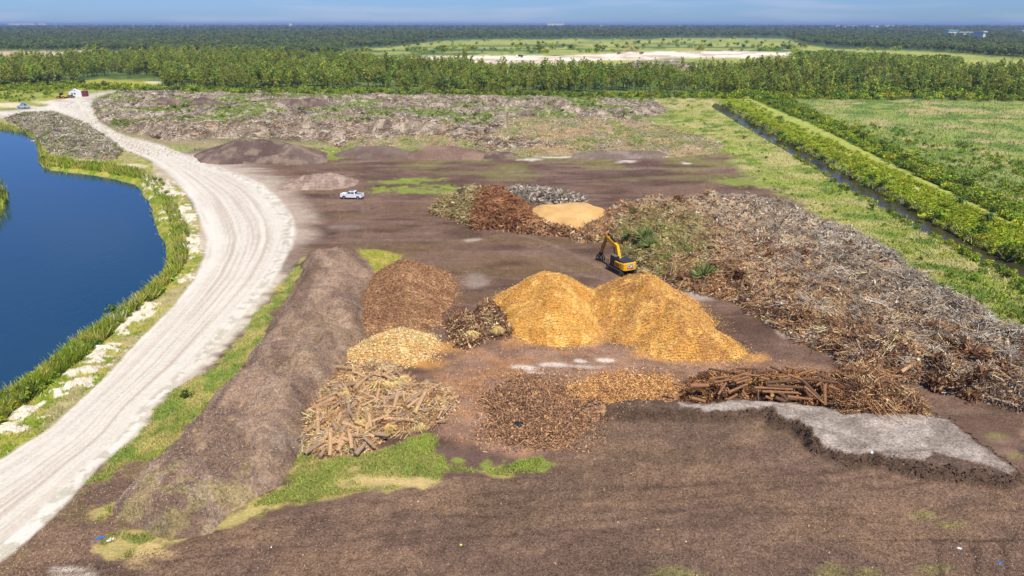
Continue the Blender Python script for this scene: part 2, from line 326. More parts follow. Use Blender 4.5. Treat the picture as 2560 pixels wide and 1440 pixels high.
# low mulch and grass at the berm foot
fo = msk(FORE, 5); sw = msk(SW_MULCH, 5)
nE = fbm(gx/4.5, gy/3.2, 5, 131)
paint(np.maximum(fo, sw), mixc((109, 90, 79), (127, 105, 89), ss(.35, .65, nE)), .75)
paint(fo*ss(.5, .64, fbm(gx/16, gy/5, 4, 135))*.35, (142, 116, 90)); paint(fo*ss(.56, .68, fbm(gx/9, gy/5, 4, 137))*.4, (92, 80, 68))
paint(sw*ss(.5, .66, fbm(gx/3, gy/3, 4, 139))*.6, (132, 118, 84))
for bx, by, rx, ry in ((1690, 1432, 60, 16), (2080, 1430, 40, 18), (2170, 1432, 40, 14), (2330, 1425, 46, 14), (2310, 1285, 36, 16), (2370, 1312, 40, 9), (2490, 1090, 30, 10), (2540, 1140, 24, 9)):
    paint(ss(1.4, .4, np.hypot((WX-bx)/rx, (WY-by)/ry)+.7*(nB-.5))*.6, (132, 132, 78))
    
cen = msk([(1100, 900), (1270, 840), (1500, 860), (1700, 900), (1900, 890), (2080, 920), (1900, 960), (1680, 1000), (1480, 1010), (1420, 1120), (1300, 1150), (1100, 1090), (1060, 1000)], 30)
paint(cen, mixc((150, 122, 104), (132, 106, 90), ss(.4, .6, nE)), .5)
paint(cen*ss(.5, .68, fbm(gx/5, gy/3, 4, 143))*.5, (176, 130, 88))
def patchy(poly, soft):
    d = sdp(poly, WX+30*(nB-.5), WY+12*(nE-.5)); return ss(.50, .78, .5*np.clip(d/soft+.35, 0, 1)+.5*(.1+1.2*fbm(gx/1.6, gy/1.2, 5, 801)))*(d > -10)
gl = np.maximum(patchy(GRASS_LOW, 46), patchy(GRASS_S, 22)*.95)
paint(gl, mixc((138, 148, 76), (166, 154, 100), ss(.40, .62, fbm(gx/4, gy/3, 4, 147))), .45)
paint(gl*ss(.56, .68, fbm(gx/2.5, gy/2, 4, 149))*.8, (120, 140, 68), .45)
paint(gl*ss(-20, 0, -sdp(GRASS_LOW, WX, WY)+4)*ss(.4, .6, nB)*.8, (178, 152, 104), .45)
for bx, by, rx, ry in ((380, 1385, 60, 14), (345, 1408, 40, 16), (375, 1365, 34, 10), (990, 1205, 120, 14)):
    paint(ss(1.4, .4, np.hypot((WX-bx)/rx, (WY-by)/ry)+.7*(nB-.5))*.8, (196, 172, 124), .4)
for bx, by, rx, ry in ((1100, 1160, 14, 14), (1150, 1152, 16, 9), (1215, 1170, 26, 14), (1330, 1165, 36, 12), (1358, 1118, 16, 8), (1060, 1105, 30, 16), (785, 1005, 26, 14), (800, 960, 22, 26), (770, 1065, 18, 14), (885, 800, 12, 22), (1040, 475, 90, 10), (1000, 455, 70, 5), (1060, 448, 50, 5), (1120, 470, 30, 6), (830, 382, 60, 14), (1010, 372, 40, 8), (1210, 392, 30, 8), (440, 372, 50, 10), (1350, 382, 60, 8), (1700, 384, 70, 9), (1900, 402, 20, 4), (1880, 455, 90, 9), (1800, 375, 70, 10), (940, 655, 40, 20), (680, 452, 30, 6)):
    paint(ss(1.3, .5, np.hypot((WX-bx)/rx, (WY-by)/ry)+2.2*(nE-.5)+1.6*(fbm(gx/.8, gy/.8, 3, 127)-.5))*.7, (134, 156, 62), .45)
gm = msk(GRASS_MID, 6); paint(gm, mixc((146, 158, 62), (176, 160, 92), nB), .45)
for bx, by, rx, ry, a in ((1390, 393, 62, 2.5, .9), (1325, 399, 34, 2.5, .9), (1565, 404, 30, 2, .9), (1715, 406, 14, 2, .9), (1310, 918, 30, 7, .9), (1385, 912, 36, 7, .8), (1450, 902, 14, 5, .8), (1510, 900, 22, 6, .9), (1340, 932, 24, 4, .7), (1475, 916, 40, 5, .5), (1960, 830, 18, 20, .4), (1740, 740, 60, 14, .35), (1190, 700, 40, 20, .18), (870, 570, 60, 6, .15), (1180, 600, 30, 5, .4), (180, 1430, 60, 16, .6), (2290, 478, 20, 4, .4)):
    ang = .25 if by > 850 else 0
    paint(ss(1.3, .4, np.hypot((WX-bx-(WY-by)*1.5*(by > 850))/rx, (WY-by)/ry)+1.0*(nB-.5))*a, (214, 206, 198), .2)
for bx, by, rx, ry in ((1490, 835, 50, 14), (1480, 855, 40, 8), (1640, 878, 50, 12), (1380, 850, 90, 14), (1700, 890, 120, 14), (1510, 740, 30, 20), (1110, 868, 60, 12), (1890, 895, 30, 10), (1050, 905, 60, 14)):
    paint(ss(1.5, .3, np.hypot((WX-bx)/rx, (WY-by)/ry)+1.0*(nB-.5))*.7, (206, 156, 88), .5)
for cx, cy, r0, w_ in ((300, 560, 560, 7), (300, 560, 620, 7), (700, 1100, 560, 8), (1300, 1400, 830, 8), (900, 200, 420, 7), (1900, 1300, 760, 8), (1250, 1500, 980, 8), (2300, 200, 700, 8), (1500, 1100, 620, 6)):
    rr = np.hypot(PX-cx, (PY-cy)*2.2)-r0+14*(fbm(PX/90, PY/60, 2, 821)-.5)
    for o_ in (-w_, w_): paint(np.exp(-((rr-o_)/2.6)**2)*.3*ss(.35, .6, nA)*(PY > 400)*(PY < 880)*(1-cen), (150, 128, 110))
# yard: sandy pink fan next to the road
fan = (bsd > -88)*ss(-88, -50, bsd)*ss(-100, 0, bsd+120*(fbm(gx/20, gy/7, 4, 53)-.5))*ss(430, 470, PY)*ss(660, 600, PY)*(PX > 500)
paint(fan*.8, (184, 170, 156), .25)
fan2 = ss(-90, -5, bsd+90*(nD-.5))*(PX > 380)*ss(365, 400, PY)*ss(480, 440, PY); paint(fan2*.75, (190, 178, 166), .25)
# verge between road and berm
paint(ss(-46, -2, bsd+60*(nB-.5))*ss(630, 720, PY)*ss(1180, 1060, PY)*(PX < 960)*(PX > 100)*(bk < .5), (200, 193, 178), .3)
vg = patchy(VERGE, 26); paint(vg, mixc((136, 146, 74), (168, 160, 100), ss(.4, .65, fbm(gx/2.5, gy/3, 4, 151))), .45)
paint(vg*ss(.55, .66, fbm(gx/1.8, gy/2.5, 3, 153)), (116, 138, 64), .5)
# the road: pale shell sand with wheel streaks that follow its bend
rd = ss(-8, 8, sdp(ROAD, PX+.4*(WX-PX)+4*(nB-.5), PY+.4*(WY-PY)))
eL = [(-600, 1450), (-300, 1300), (0, 1152), (100, 1088), (180, 1022), (250, 957), (330, 872), (400, 802), (450, 747), (490, 692), (513, 640), (518, 600), (503, 550), (480, 500), (450, 465), (420, 430), (385, 405), (340, 385), (300, 370), (260, 338), (215, 308), (165, 288), (120, 262)]
eR = [(-600, 1800), (-300, 1600), (0, 1402), (40, 1375), (100, 1322), (165, 1255), (212, 1205), (240, 1172), (295, 1125), (345, 1075), (380, 1015), (440, 960), (500, 910), (545, 860), (590, 805), (640, 745), (685, 695), (718, 640), (738, 590), (733, 545), (698, 500), (655, 462), (600, 436), (520, 408), (460, 385), (400, 362), (330, 345), (290, 330), (247, 305), (234, 285), (227, 265)]
def linedist(pl):
    a = np.array(pl, float); x, y = G(a[:, 0], a[:, 1]); d = np.full(gx.shape, 1e9)
    ok = (bsd > -60)
    X = gx[ok]; Y = gy[ok]; dd = np.full(X.shape, 1e18)
    for i in range(1, len(x)):
        ex, ey = x[i]-x[i-1], y[i]-y[i-1]; t = np.clip(((X-x[i-1])*ex+(Y-y[i-1])*ey)/(ex*ex+ey*ey), 0, 1)
        dd = np.minimum(dd, (X-x[i-1]-t*ex)**2+(Y-y[i-1]-t*ey)**2)
    d[ok] = np.sqrt(dd); return d
dl, dr_ = linedist(eL), linedist(eR)
lat = dl/(dl+dr_+1e-6)
wd = 18*lat
streak = fbm(wd*1.3+40, gy/38, 4, 161)*.6+fbm(wd*3.4+7, gy/22, 3, 167)*.4
paint(rd, mixc((206, 203, 193), (196, 190, 179), ss(.38, .62, streak)), .16)
paint(rd*ss(.5, .68, streak)*ss(.12, .3, lat)*ss(.88, .7, lat)*.8, (178, 167, 156))
ed = np.clip(ss(.2, .06, lat)+ss(.8, .92, lat), 0, 1)
paint(rd*ed*.6*ss(.3, .65, fbm(wd*1.1, gy/14, 4, 177)+.05), (220, 216, 210), .14)
paint(rd*ss(.82, .9, lat)*ss(.5, .6, fbm(gx/1.2, gy/1.2, 4, 171))*.5, (150, 146, 120), .2)
for c0, w0 in ((.3, .012), (.42, .012), (.56, .014), (.68, .012), (.77, .01)):
    ph = c0+.05*(fbm(gy/40, gy*0+c0*9, 2, 173)-.5)
    paint(rd*np.exp(-((lat-ph)/w0)**2)*.22, (176, 160, 146))
# ridge with grey crust and cut face
RZ = 1.2
rs = sdp(shiftz(RIDGE, RZ), PX+5*(nB-.5)+10*(nE-.5), PY+3*(nB-.5))
gs_ = sdp(shiftz(GRAVEL, RZ), PX+14*(nB-.5)+16*(fbm(gx/.7, gy/.6, 3, 931)-.5), PY+6*(nB-.5))
paint(ss(-34, -20, rs+14*(nB-.5))*ss(1010, 1040, PY), (92, 76, 64), .7)
paint(ss(-2, 3, rs)*.6, (112, 96, 86), .5)
paint(ss(-2, 2, gs_), mixc((170, 160, 152), (142, 132, 124), ss(.35, .65, nB)), .7)
# ---- heights
HT = .12*(fbm(gx/2, gy/2, 3, 181)-.5)+.5*(fbm(gx/14, gy/14, 3, 183)-.5)*ss(60, 200, gy)
near = ss(140, 60, gy)
HT += (np.maximum(fo, sw)+.4*cen)*near*(.22*(fbm(gx/.7, gy/.7, 3, 185)-.5)+.30*(fbm(gx/2.4, gy/2.0, 3, 187)-.5))
HT *= 1-.85*rd
HT -= rd*.05*ss(.45, .65, streak)
pd = np.minimum(sdp(POND, WX, WY), -sdp(ISLE, WX, WY))
isl = sdp(ISLE, WX, WY); pz = ss(-46, 14, sdp(POND, WX, WY))*ss(-16, 4, -isl)*1.0; HT = HT*(1-pz)-3.2*pz; HT += Hs*(1-pz)
dz = sdp(DITCH, PX, PY); dzm = ss(-16, 5, dz); HT = HT*(1-dzm)-2.6*dzm
HT += .7*ss(-18, 12, sdp(PATH, PX, PY))
HT += RZ*ss(-24, -1, rs)*(1+.25*(nE-.5))+1.3*(fbm(gx/1.0, gy/.8, 3, 189)-.5)*ss(-34, -14, rs)*ss(3, -5, rs)
HT += .9*ss(-80, 0, rs)*ss(1005, 1025, PY)*ss(1.0, 0., np.clip((PY-1040)/220, 0, 1))*.3
paint(ss(-14, 0, pd), (112, 120, 60), .3); paint(ss(-8, 2, isl), mixc((120, 138, 50), (150, 156, 70), nB), .5); paint(ss(-4, 3, dz), (44, 42, 28), .1)
# ditch rim bare mud
for y0, sl_ in ((1330, -.10), (1352, -.11), (1392, -.12), (1420, -.12), (1300, -.02), (1375, -.05), (1260, -.04), (1240, .03)):
    rr = PY-(y0+sl_*(PX-500))+10*(fbm(PX/120, PY/80, 2, 911)-.5)
    k = np.exp(-(rr/5)**2)*ss(.42, .62, fbm(PX/160+y0, PY/90, 3, 913))*fo; paint(k*.5, (88, 72, 62)); HT -= .06*k
for pl in ([(700, 505), (800, 500), (905, 506)], [(705, 520), (820, 508), (905, 512)], [(1440, 640), (1500, 668), (1550, 690)], [(1380, 660), (1470, 690), (1530, 704)], [(1200, 560), (1350, 600), (1500, 660)]):
    for a_, b_ in zip(pl[:-1], pl[1:]):
        ex, ey = b_[0]-a_[0], 2*(b_[1]-a_[1]); t = np.clip(((PX-a_[0])*ex+2*(PY-a_[1])*ey)/(ex*ex+ey*ey), 0, 1); dd = np.hypot(PX-a_[0]-t*ex, 2*(PY-a_[1])-t*ey)
        k = np.exp(-(dd/5)**2); paint(k*.35, (150, 130, 114))
# wheel ruts bottom right
for x0 in (2350, 2440, 2515):
    rr = np.abs(PX-(x0-.0016*(PY-1440)**2))*ss(1345, 1375, PY); k = np.exp(-(rr/7)**2)*(PY > 1345)
    paint(k*.6*(.4+nB), (70, 58, 48)); HT -= .1*k
# far canopy rows
fr = ss(92, 80, PY)*(1-f1)
HT += fr*(6+9*fbm(gx/70, gy/35, 3, 191))
paint(ss(90, 82, PY), mixc((54, 70, 50), (84, 98, 70), fbm(gx/160, gy/400, 4, 193)), .3)
COL[..., :3] *= ((.84+.32*fbm(gx/1.1, gy/1.1, 4, 921))*(.9+.2*fbm(gx/3.2, gy/2.6, 4, 923)))[..., None]**(1-.8*rd[..., None])*1.0
V = np.stack([gx, gy, HT], -1)
# add the very far rows
fx, fy = [], []
for zf in zfar:
    v = (CH/zf-SP)/CP; yy = 720+v*FPX; a, b = G(cols, np.full(cols.shape, yy)); fx.append(a); fy.append(b)
fx = np.array(fx); fy = np.array(fy)
FV = np.stack([fx, fy, 5+10*rng.random(fx.shape)], -1)
FC = np.zeros(fx.shape+(4,)); FC[..., :3] = mixc((52, 66, 56), (78, 92, 78), rng.random(fx.shape)); FC[..., 3] = .2
NR, NC = PX.shape[0]+len(zfar), PX.shape[1]
Vall = np.concatenate([V, FV], 0).reshape(-1, 3); Call = np.concatenate([COL, FC], 0).reshape(-1, 4)
idx = np.arange(NR*NC).reshape(NR, NC)
F = np.stack([idx[:-1, :-1], idx[:-1, 1:], idx[1:, 1:], idx[1:, :-1]], -1)
# zones -> separate setting objects (1 road, 2 foreground mulch, 3 grass verge, 4 marsh, 5 quarry)
zone = np.zeros((NR, NC), int)
zz = zone[:PX.shape[0]]
zz[np.maximum(fo, sw) > .5] = 2; zz[mr > .5] = 4; zz[q > .5] = 5; zz[(vg > .5) | (gl > .5) | (gm > .5)] = 3; zz[gs_ > 0] = 6; zz[rd > .5] = 1; zz[msk(PATH, 5) > .5] = 7
zf_ = zone[:-1, :-1]
for zi, nm, mat in ((0, 'ground', M_ter), (1, 'dirt_road', M_road), (2, 'mulch_ground', M_mul), (3, 'grass_verge', M_ter), (4, 'marsh_field', M_ter), (5, 'quarry_floor', M_road), (6, 'gravel_crust', M_heap), (7, 'levee_track', M_ter)):
    f = F[zf_ == zi]
    if not len(f): continue
    u, inv = np.unique(f, return_inverse=True)
    tag(link(nm, np_mesh(nm, Vall[u], inv.reshape(-1, 4), Call[u]), mat), kind='structure')
# a coarse sheet far below closes the view all round
me = np_mesh('far_land', [(-60000, -400, -7), (60000, -400, -7), (60000, 60000, -7), (-60000, 60000, -7)], [(0, 1, 2, 3)], np.tile((*lin(66, 84, 60), .2), (4, 1)))
tag(link('far_land', me, M_ter), kind='structure')
def hz(x, y):
    """ground height at world x, y (bilinear in the plan grid)"""
    x = np.asarray(x, float); y = np.asarray(y, float); px, py = P(x, y)
    c = np.clip((px-cols[0])/4.2, 0, len(cols)-1.01); r = np.clip((rows[0]-py)/3.0, 0, len(rows)-1.01)
    ci = c.astype(int); ri = r.astype(int); fc = c-ci; f_ = r-ri
    return (HT[ri, ci]*(1-fc)+HT[ri, ci+1]*fc)*(1-f_)+(HT[ri+1, ci]*(1-fc)+HT[ri+1, ci+1]*fc)*f_
def flat_poly(name, poly, z, mat, grow=0):
    a = np.array(poly, float); x, y = G(a[:, 0], a[:, 1], z)
    me = bpy.data.meshes.new(name); me.from_pydata([(p, q_, z) for p, q_ in zip(x, y)], [], [tuple(range(len(x)))]); me.update()
    return tag(link(name, me, mat), kind='structure')
flat_poly('pond_water', [(-1500, 290), (100, 300), (140, 415), (345, 440), (430, 560), (445, 660), (400, 740), (250, 860), (60, 990), (-700, 1420), (-1500, 1420)], -1.3, M_water)
flat_poly('ditch_water', [(1780, 244), (1905, 300), (2100, 405), (2300, 510), (2560, 640), (3100, 870), (3100, 1060), (2560, 735), (2400, 650), (2240, 560), (2080, 460), (1900, 350), (1780, 275)], -1.3, M_canal)

# ============================================================ SOUP: many small sticks, chips, blades in one mesh
class Soup:
    def __init__(s): s.V = []; s.F = []; s.C = []; s.n = 0
    def add(s, V, F, col):
        s.V.append(V); s.F.append(F+s.n); s.C.append(col); s.n += len(V)
    def sticks(s, p, d, L, R, col):
        """p centre (n,3), d unit dir, three-sided tapered prisms"""
        n = len(p); d = d/np.linalg.norm(d, axis=1, keepdims=True)
        a = np.cross(d, np.array([0, 0, 1.])+1e-3*rng.standard_normal((n, 3))); a /= np.linalg.norm(a, axis=1, keepdims=True)+1e-9
        b = np.cross(d, a); V = np.zeros((n, 6, 3)); L = np.reshape(L, (-1, 1)); R = np.reshape(R, (-1, 1))
        bend = a*L*.12*rng.standard_normal((n, 1))
        for k in range(3):
            t = 2*PI*k/3; o = (a*math.cos(t)+b*math.sin(t))*R
            V[:, k] = p-d*L/2+o; V[:, 3+k] = p+d*L/2+o*.55+bend
        i = np.arange(n)[:, None]*6
        F = np.concatenate([i+[0, 1, 4, 3], i+[1, 2, 5, 4], i+[2, 0, 3, 5]], 0)
        s.add(V.reshape(-1, 3), F, np.repeat(col, 6, 0))
    def chips(s, p, w, h, col, up=.0):
        n = len(p); a = rng.standard_normal((n, 3)); a /= np.linalg.norm(a, axis=1, keepdims=True)
        b = rng.standard_normal((n, 3)); b[:, 2] += 0; b -= (a*b).sum(1, keepdims=True)*a; b /= np.linalg.norm(b, axis=1, keepdims=True)
        if up: a[:, 2] *= 1-up; b[:, 2] *= 1-up
        w = np.reshape(w, (-1, 1)); h = np.reshape(h, (-1, 1))
        V = np.stack([p-a*w-b*h*.4, p+a*w-b*h, p+a*w*.8+b*h, p-a*w*1.1+b*h*.7], 1)
        s.add(V.reshape(-1, 3), np.arange(4*n).reshape(n, 4), np.repeat(col, 4, 0))
    def blades(s, p, w, h, col, lean=.35):
        n = len(p); t = rng.random(n)*2*PI; w = np.reshape(w, (-1,))*np.ones(n); h = np.reshape(h, (-1,))*np.ones(n)
        a = np.stack([np.cos(t)*w, np.sin(t)*w, 0*t], 1); tp = np.stack([rng.standard_normal(n)*lean*h, rng.standard_normal(n)*lean*h, h], 1)
        V = np.stack([p-a, p+a, p+tp+a*.3, p+tp-a*.25], 1)
        s.add(V.reshape(-1, 3), np.arange(4*n).reshape(n, 4), np.repeat(col, 4, 0))
    def leaves(s, p, size, col, nrm=None):
        """leaf quads turned roughly along nrm"""
        n = len(p); m_ = rng.standard_normal((n, 3)) if nrm is None else nrm+.75*rng.standard_normal((n, 3))
        m_ /= np.linalg.norm(m_, axis=1, keepdims=True)
        a = np.cross(m_, rng.standard_normal((n, 3))); a /= np.linalg.norm(a, axis=1, keepdims=True); b = np.cross(m_, a)
        z = np.reshape(size, (-1, 1)); z2 = z*(.55+.5*rng.random((n, 1)))
        V = np.stack([p-a*z, p-b*z2, p+a*z, p+b*z2], 1)
        s.add(V.reshape(-1, 3), np.arange(4*n).reshape(n, 4), np.repeat(col, 4, 0))
    def mesh(s, name):
        c = np.concatenate(s.C); c = np.concatenate([c, np.ones((len(c), 1))], 1) if c.shape[1] == 3 else c
        return np_mesh(name, np.concatenate(s.V), np.concatenate(s.F), c, smooth=False)
def pal(n, cols_, jit=.10, w=None):
    """n random colours from a list of sRGB photo colours"""
    c = np.array([lin(*q_) for q_ in cols_]); k = rng.choice(len(c), n, p=w)
    return np.clip(c[k]*1.2*(1+jit*rng.standard_normal((n, 1))), .008, .9)
def rdir(n, tilt=.35):
    t = rng.random(n)*2*PI; return np.stack([np.cos(t), np.sin(t), rng.standard_normal(n)*tilt], 1)
def in_poly(poly, n, step=None):
    """n random plan pixels in a pixel polygon"""
    q_ = np.array(poly, float); out = np.zeros((0, 2))
    while len(out) < n:
        c = np.stack([rng.uniform(q_[:, 0].min(), q_[:, 0].max(), n*2+20), rng.uniform(q_[:, 1].min(), q_[:, 1].max(), n*2+20)], 1)
        out = np.concatenate([out, c[sdp(poly, c[:, 0], c[:, 1]) > 0]])
    return out[:n]
def pts(poly, n, dz=0.):
    c = in_poly(poly, n); x, y = G(c[:, 0], c[:, 1]); return np.stack([x, y, hz(x, y)+dz], 1)

# ============================================================ HEAPS
class Heap:
    """height field on a plan lattice standing on the ground"""
    def __init__(s, name, bounds, hfun, cfun, mat, parent=None, step=(3.4, 2.6), kind=None):
        x0, x1, y0, y1 = bounds; px, py = np.meshgrid(np.arange(x0, x1, step[0]), np.arange(y1, y0, -step[1]))
        X, Y = G(px, py); h = hfun(px, py, X, Y); Z = hz(X, Y)+np.maximum(h, -.5)
        keep = h > 0; k4 = keep[:-1, :-1] | keep[:-1, 1:] | keep[1:, 1:] | keep[1:, :-1]
        idx = np.arange(px.size).reshape(px.shape)
        F = np.stack([idx[:-1, :-1], idx[:-1, 1:], idx[1:, 1:], idx[1:, :-1]], -1)[k4]
        u, inv = np.unique(F, return_inverse=True)
        V = np.stack([X, Y, Z], -1).reshape(-1, 3); col = cfun(px, py, X, Y, h)
        s.obj = link(name, np_mesh(name, V[u], inv.reshape(-1, 4), col.reshape(-1, 4)[u]), mat, parent)
        s.P = V[(h > .06).ravel()]; s.h = h[h > .06]; s.pp = np.stack([px[h > .06], py[h > .06]], 1)
        rk = (h <= .06) & (h > -1.6); s.R = np.stack([X[rk], Y[rk], hz(X[rk], Y[rk])+.02], 1); s.Rw = np.exp(np.minimum(h[rk], 0)/.42)
        s.hf = lambda X_, Y_: hfun(*P(X_, Y_), X_, Y_)
    def ring(s, n):
        i = rng.choice(len(s.R), n, p=s.Rw/s.Rw.sum()); p = s.R[i].copy(); p[:, :2] += rng.standard_normal((n, 2))*1.6/scale_at(p[:, 1:2]); return p
    def sample(s, n, lift=0., w=None):
        i = rng.choice(len(s.P), n, p=None if w is None else w/w.sum())
        p = s.P[i].copy(); sc = 1.6/scale_at(p[:, 1:2]); p[:, :2] += rng.standard_normal((n, 2))*sc; p[:, 2] += lift*rng.random(n)
        return p, i
def spine_h(sp, slope, round_=1.0, nz=(.35, 2.2), fine=.12, seed=0, edge=1.):
    """talus heap under a chain of apex points (photo px, px, height)"""
    A = []
    for px, py, z in sp:
        x, y = G(px, py, z); A.append((float(x), float(y), z))
    def f(px, py, X, Y):
        h = np.full(X.shape, -9.); wob = 1.5*(fbm(X/2.2, Y/2.2, 3, 205+seed)-.5)*edge
        for i in range(max(1, len(A)-1)):
            a = A[i]; b = A[min(i+1, len(A)-1)]; ex, ey = b[0]-a[0], b[1]-a[1]; l = ex*ex+ey*ey+1e-9
            t = np.clip(((X-a[0])*ex+(Y-a[1])*ey)/l, 0, 1)
            d = np.hypot(X-a[0]-t*ex, Y-a[1]-t*ey)
            h = np.maximum(h, a[2]+(b[2]-a[2])*t-slope*(np.sqrt(d*d+round_**2)-round_+wob))
        return h+nz[0]*(fbm(X/nz[1], Y/nz[1], 4, 201+seed)-.5)*2+fine*(fbm(X/.5, Y/.5, 2, 211+seed)-.5)*2
    return f
def poly_h(poly, hm, w, n1=(.9, 4.), n2=(.5, 1.2), power=.7, seed=0):
    def f(px, py, X, Y):
        wob = 22*(fbm(X/4, Y/4, 3, 221+seed)-.5)
        d = sdp(poly, px, py)+wob
        hh = hm if not callable(hm) else hm(px, py)
        b = np.clip(d/w, 0, 1)**power+np.minimum(d/w, 0)*4
        return b*hh+np.clip(d/w, 0, 1)*(n1[0]*2*(fbm(X/n1[1], Y/n1[1], 3, 231+seed)-.5)+n2[0]*2*(fbm(X/n2[1], Y/n2[1], 3, 241+seed)-.5))
    return f
def cmix(stops, amp=.5, s=(4, 3), seed=0, lo=.35, hi=.65):
    """colour function from two or three photo colours and noise"""
    def f(px, py, X, Y, h):
        t = ss(lo, hi, fbm(X/s[0], Y/s[1], 5, 251+seed)); c = mixc(stops[0], stops[1], t)
        if len(stops) > 2:
            u = ss(.52, .62, fbm(X/s[0]*1.7, Y/s[1]*1.7, 4, 261+seed))[..., None]; c = c*(1-u)+lin(*stops[2])*u
        return np.concatenate([c, np.full(c.shape[:-1]+(1,), amp)], -1)
    return f

# --- the long dark berm beside the road
BERM = [(757, 652), (800, 636), (868, 634), (918, 655), (948, 700), (930, 760), (912, 830), (885, 875), (852, 935), (805, 992), (772, 1045), (762, 1092), (742, 1142), (702, 1212), (640, 1248), (565, 1292), (520, 1336), (430, 1350), (360, 1325), (300, 1300), (282, 1262), (335, 1200), (392, 1152), (440, 1112), (475, 1062), (530, 1008), (600, 940), (640, 870), (690, 790), (735, 725)]
def berm_h(px, py, X, Y):
    d = sdp(BERM, px+34*(fbm(X/3, Y/3, 4, 301)-.5), py+14*(fbm(X/2.5, Y/2.5, 3, 302)-.5))
    w = 50+(py-640)*.06
    base = 2.2*(np.sin(np.clip(d/w, -.25, 1)*PI/2))
    u = X*.45+Y*.9; lob = np.abs(np.sin(u/2.6+2.2*fbm(X/5, Y/5, 2, 306)))
    return base*(.72+.35*fbm(X/6, Y/6, 3, 305)+.42*lob)+np.clip(d/w, 0, 1)*(1.4*(fbm(X/2.6, Y/2.6, 3, 307)-.5)+.4*(fbm(X/.9, Y/.9, 3, 309)-.5))
def berm_c(px, py, X, Y, h):
    c = mixc((150, 128, 110), (122, 102, 88), ss(.35, .65, fbm(X/2.5+Y/9, Y/7, 5, 311)))
    t = (ss(.52, .66, fbm(X/3, Y/3, 4, 313))*.6*ss(700, 900, py))[..., None]; c = c*(1-t)+lin(160, 138, 112)*t
    t = (ss(1150, 1260, py)*ss(.5, .62, fbm(X/2, Y/2, 4, 315))*.5)[..., None]; c = c*(1-t)+lin(156, 148, 96)*t
    t = (ss(.62, .7, fbm(X/2.2, Y/2.2, 3, 317))*.25)[..., None]; c = c*(1-t)+lin(176, 162, 148)*t
    return np.concatenate([c, np.full(c.shape[:-1]+(1,), .7)], -1)
berm = Heap('mulch_berm', (260, 980, 600, 1380), berm_h, berm_c, M_heap, step=(3.0, 2.2))
tag(berm.obj, 'long grey brown mulch berm beside the pale dirt road', 'mulch berm')

# --- chip and shred heaps
def chip_heap(name, label, cat, spines, slope, bounds, cols3, pc, nch, size, seed, amp=.5, nz=(.35, 2.2), round_=1., w=None):
    root = empty(name, (0, 0, 0)); tag(root, label, cat)
    H = Heap('mound', bounds, spine_h(spines, slope, round_, nz, .15, seed), cmix(cols3, amp, (3, 2.2), seed), M_heap, root)
    s = Soup(); p, i = H.sample(nch, .12)
    s.sticks(p[::2], rdir(len(p[::2]), .5), size*(.6+rng.random(len(p[::2]))), size*.075, pal(len(p[::2]), pc, w=w))
    if seed == 2:
        q_ = H.pp[i]; br = (np.hypot((q_[:, 0]-1560)/70, (q_[:, 1]-770)/50)+.35*rng.standard_normal(len(q_)) < .8); s.C[0][np.repeat(br[::2], 6)] *= np.array([.62, .55, .6]); pc2 = np.where(br[1::2][:, None], .6, 1.)
    else: pc2 = 1.
    s.chips(p[1::2], size*.32*(.5+rng.random(len(p[1::2]))), size*.14, pal(len(p[1::2]), pc, w=w)*pc2*(.72+.56*fbm(p[1::2, 0]/1.6, p[1::2, 1]/1.6, 3, 901+seed))[:, None])
    p = H.ring(nch//6); k = len(p); s.chips(p, size*.3*(.5+rng.random(k)), size*.12, pal(k, pc, w=w))
    tag(link('loose_shreds', s.mesh('loose_shreds'), M_soup, root), kind='stuff')
    return H
YEL = [(222, 178, 106), (206, 156, 84), (234, 202, 142), (176, 130, 72)]
chip_heap('wood_chip_pile', 'golden yellow wood chip pile with a single rounded peak, left of the larger one', 'wood chip pile',
          [(1378, 678, 5.9), (1385, 740, 4.5), (1400, 795, 2.1)], .70, (1180, 1580, 640, 900), [(216, 164, 82), (196, 142, 66), (236, 194, 112)], YEL, 24000, .27, 1, .6, (.6, 3.4))
chip_heap('wood_chip_pile', 'largest golden wood chip pile, tailing off to the right behind the excavator rear', 'wood chip pile',
          [(1600, 682, 6.2), (1650, 728, 5.3), (1700, 785, 3.9), (1775, 830, 2.2), (1808, 852, 1.4)], .68, (1440, 1960, 650, 940), [(212, 160, 82), (180, 130, 78), (228, 184, 106)], YEL+[(160, 118, 76)], 32000, .29, 2, .6, (.75, 3.8), w=[.28, .27, .2, .12, .13])
chip_heap('shredded_bark_pile', 'tall reddish brown shredded bark pile beside the berm', 'bark pile',
          [(1018, 652, 4.6), (1000, 690, 4.6), (992, 745, 3.4), (995, 790, 1.8)], .62, (840, 1170, 600, 900), [(160, 124, 94), (134, 100, 76), (178, 144, 110)], [(168, 130, 96), (136, 98, 70), (184, 150, 114), (104, 78, 62)], 20000, .36, 3, .7, (.5, 2.6))
chip_heap('pale_shred_pile', 'low straw coloured pile of fresh wood shreds in front of the bark pile', 'wood shred pile',
          [(905, 866, 1.1), (955, 845, 1.7), (1003, 824, 2.8), (1045, 868, 1.0)], .66, (840, 1120, 800, 940), [(214, 178, 122), (190, 146, 92), (232, 204, 150)], [(236, 206, 150), (214, 172, 110), (246, 228, 186), (186, 140, 84)], 7000, .42, 4, .55, (.25, 1.6))
chip_heap('brown_shred_patch', 'low brown heap of trampled shreds between the log heaps', 'shred heap',
          [(1330, 985, 1.1), (1340, 1040, 1.0), (1385, 1020, .9)], .22, (1180, 1520, 920, 1130), [(146, 116, 94), (124, 98, 80), (168, 132, 100)], [(160, 124, 96), (130, 100, 80), (184, 148, 112), (98, 78, 64)], 9000, .6, 5, .6, (.3, 1.6))
